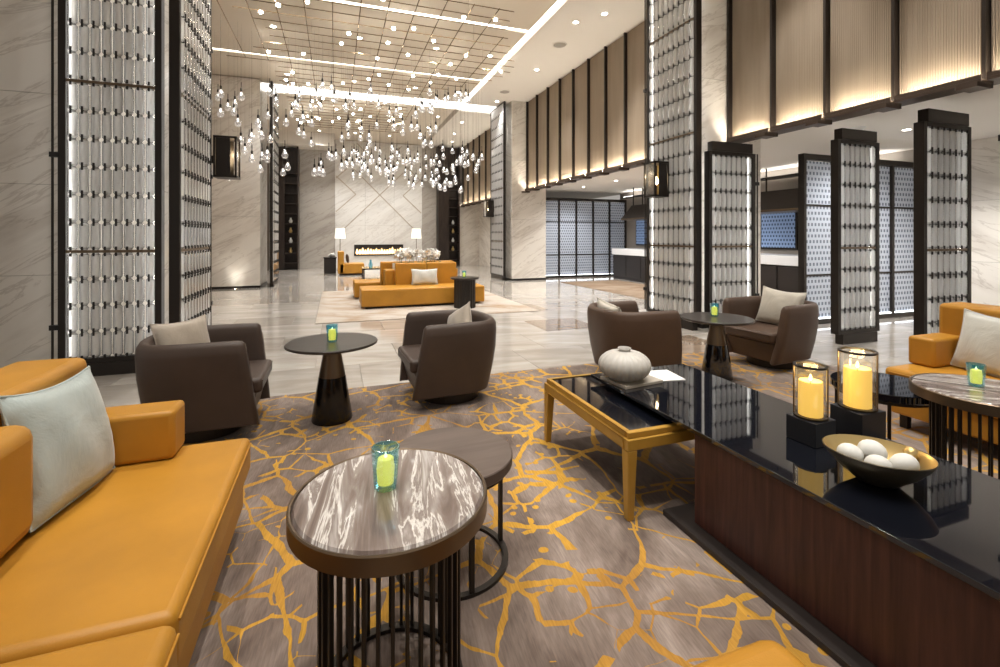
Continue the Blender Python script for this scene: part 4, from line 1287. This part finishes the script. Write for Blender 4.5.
for k in range(11):
    xx = -0.46 + k * 0.092
    t = thing('orchid', 'white blooming orchid in the trough on the island sofa', 'orchid', (1.74 + xx, 10.36 + ro.uniform(-0.05, 0.05), 0.792), 0, 'white orchids on the island sofa')
    st_ = MB(); P = [Vector((0, 0, 0.0))]
    lean = ro.uniform(-0.12, 0.12); leny = ro.uniform(-0.14, 0.05)
    for j in range(1, 6):
        q_ = j / 5
        P.append(Vector((lean * q_ ** 2, leny * q_ ** 2, 0.24 * math.sin(q_ * 1.7))))
    for a, b_ in zip(P[:-1], P[1:]):
        st_.cyl(a, b_, 0.005, n=5)
    build('stem', st_, 'leaf_green', t)
    for j in range(9):
        q_ = P[2 + j % 4]
        link('bloom', pet_me, 'petal', t, q_ + Vector((ro.uniform(-0.06, 0.06), ro.uniform(-0.06, 0.06), ro.uniform(-0.02, 0.06))), (ro.uniform(0.3, 2.0), ro.uniform(-1, 1), ro.uniform(0, 6)), (1.35, 1.35, 1.35))
    for j in range(2):
        a = ro.uniform(0, 6)
        lf = MB().add([(0, 0, 0), (0.04, 0.02, 0.05), (0.12, 0, 0.06), (0.04, -0.02, 0.05), (0.05, 0, 0.035)], [(0, 1, 2, 3), (0, 4, 1), (1, 4, 2), (2, 4, 3), (3, 4, 0)])
        build('leaf', lf, 'leaf_green', t, rot=(0, 0, a))

# far seating by the fireplace
fc = thing('lounge_chair', 'orange armless lounge chair with dark pillow near the fireplace', 'chair', (0.55, 18.1, 0.0))
box('seat', (-0.40, -0.45, 0.06), (0.46, 0.45, 0.42), 'leather_orange', fc, 0.03, 3, 50)
box('backrest', (-0.46, -0.45, 0.06), (-0.24, 0.45, 0.86), 'leather_orange', fc, 0.03, 3, 50)
box('plinth', (-0.4, -0.4, 0), (0.4, 0.4, 0.06), 'bronze_dark', fc)
pillow('dark brown pillow on the orange lounge chair near the fireplace', (0.46, 18.1, 0.425), 0, 0.15, (0.42, 0.34, 0.12), 'leather_taupe', 31)
def lamp_table(label, x, y, w_):
    t = thing('side_cabinet', label, 'side table', (x, y, 0.0))
    box('body', (-w_ / 2, -0.3, 0.03), (w_ / 2, 0.3, 0.60), 'black_wood', t, 0.005, 1)
    box('top', (-w_ / 2 - 0.02, -0.32, 0.601), (w_ / 2 + 0.02, 0.32, 0.635), 'table_black', t, 0.004, 1)
    box('drawer', (-w_ / 2 + 0.03, -0.315, 0.36), (w_ / 2 - 0.03, -0.3005, 0.57), 'black_wood', t)
    return t
lamp_table('black side cabinet beside the orange lounge chair', -0.17, 18.5, 0.42)
bc = thing('flower_bowl', 'small white bowl of blooms on the black side cabinet', 'bowl', (-0.12, 18.45, 0.636))
build('bowl', MB().lathe([(0, 0), (0.06, 0), (0.14, 0.07), (0.135, 0.072), (0.05, 0.012), (0, 0.012)], 20), 'white_china', bc, smooth=50)
for j in range(7):
    link('bloom', pet_me, 'petal', bc, (ro.uniform(-0.09, 0.09), ro.uniform(-0.09, 0.09), 0.08 + ro.uniform(0, 0.04)), (ro.uniform(-0.6, 0.6), ro.uniform(-0.6, 0.6), ro.uniform(0, 6)), (1.4, 1.4, 1.4))
def table_lamp(label, x, y):
    t = thing('floor_lamp', label, 'lamp', (x, y, 0.0), 0, 'white-shaded lamps either side of the fireplace')
    build('foot', MB().lathe([(0.14, 0), (0.14, 0.02), (0.02, 0.03)], 20), 'bronze_mid', t, smooth=40)
    build('stem', MB().cyl((0, 0, 0.031), (0, 0, 1.32), 0.014, n=8), 'bronze_mid', t)
    build('shade', MB().lathe([(0.22, 1.32), (0.18, 1.74), (0.176, 1.74), (0.216, 1.32), (0.22, 1.32)], 28), 'lamp_shade', t, smooth=50)
table_lamp('white-shaded lamp behind the black side cabinet', 0.20, 20.6)
table_lamp('white-shaded lamp on the bookcase side of the fireplace', 3.38, 20.6)
ct = thing('low_table', 'low black table with ornaments between island sofa and lounge chair', 'coffee table', (1.25, 15.9, 0.0))
box('top', (-0.42, -0.5, 0.34), (0.55, 0.5, 0.38), 'table_black', ct, 0.004, 1)
for sx_ in (-0.38, 0.50):
    for sy_ in (-0.45, 0.45):
        box('leg', (sx_ - 0.02, sy_ - 0.02, 0), (sx_ + 0.02, sy_ + 0.02, 0.339), 'black_wood', ct)
tv = thing('small_vase', 'small turquoise vase on the low black table', 'vase', (1.1, 15.8, 0.381))
build('body', MB().lathe([(0, 0), (0.05, 0), (0.07, 0.1), (0.03, 0.2), (0.04, 0.26), (0.03, 0.26), (0.02, 0.2), (0, 0.02)], 16), 'glass_teal', tv, smooth=50)
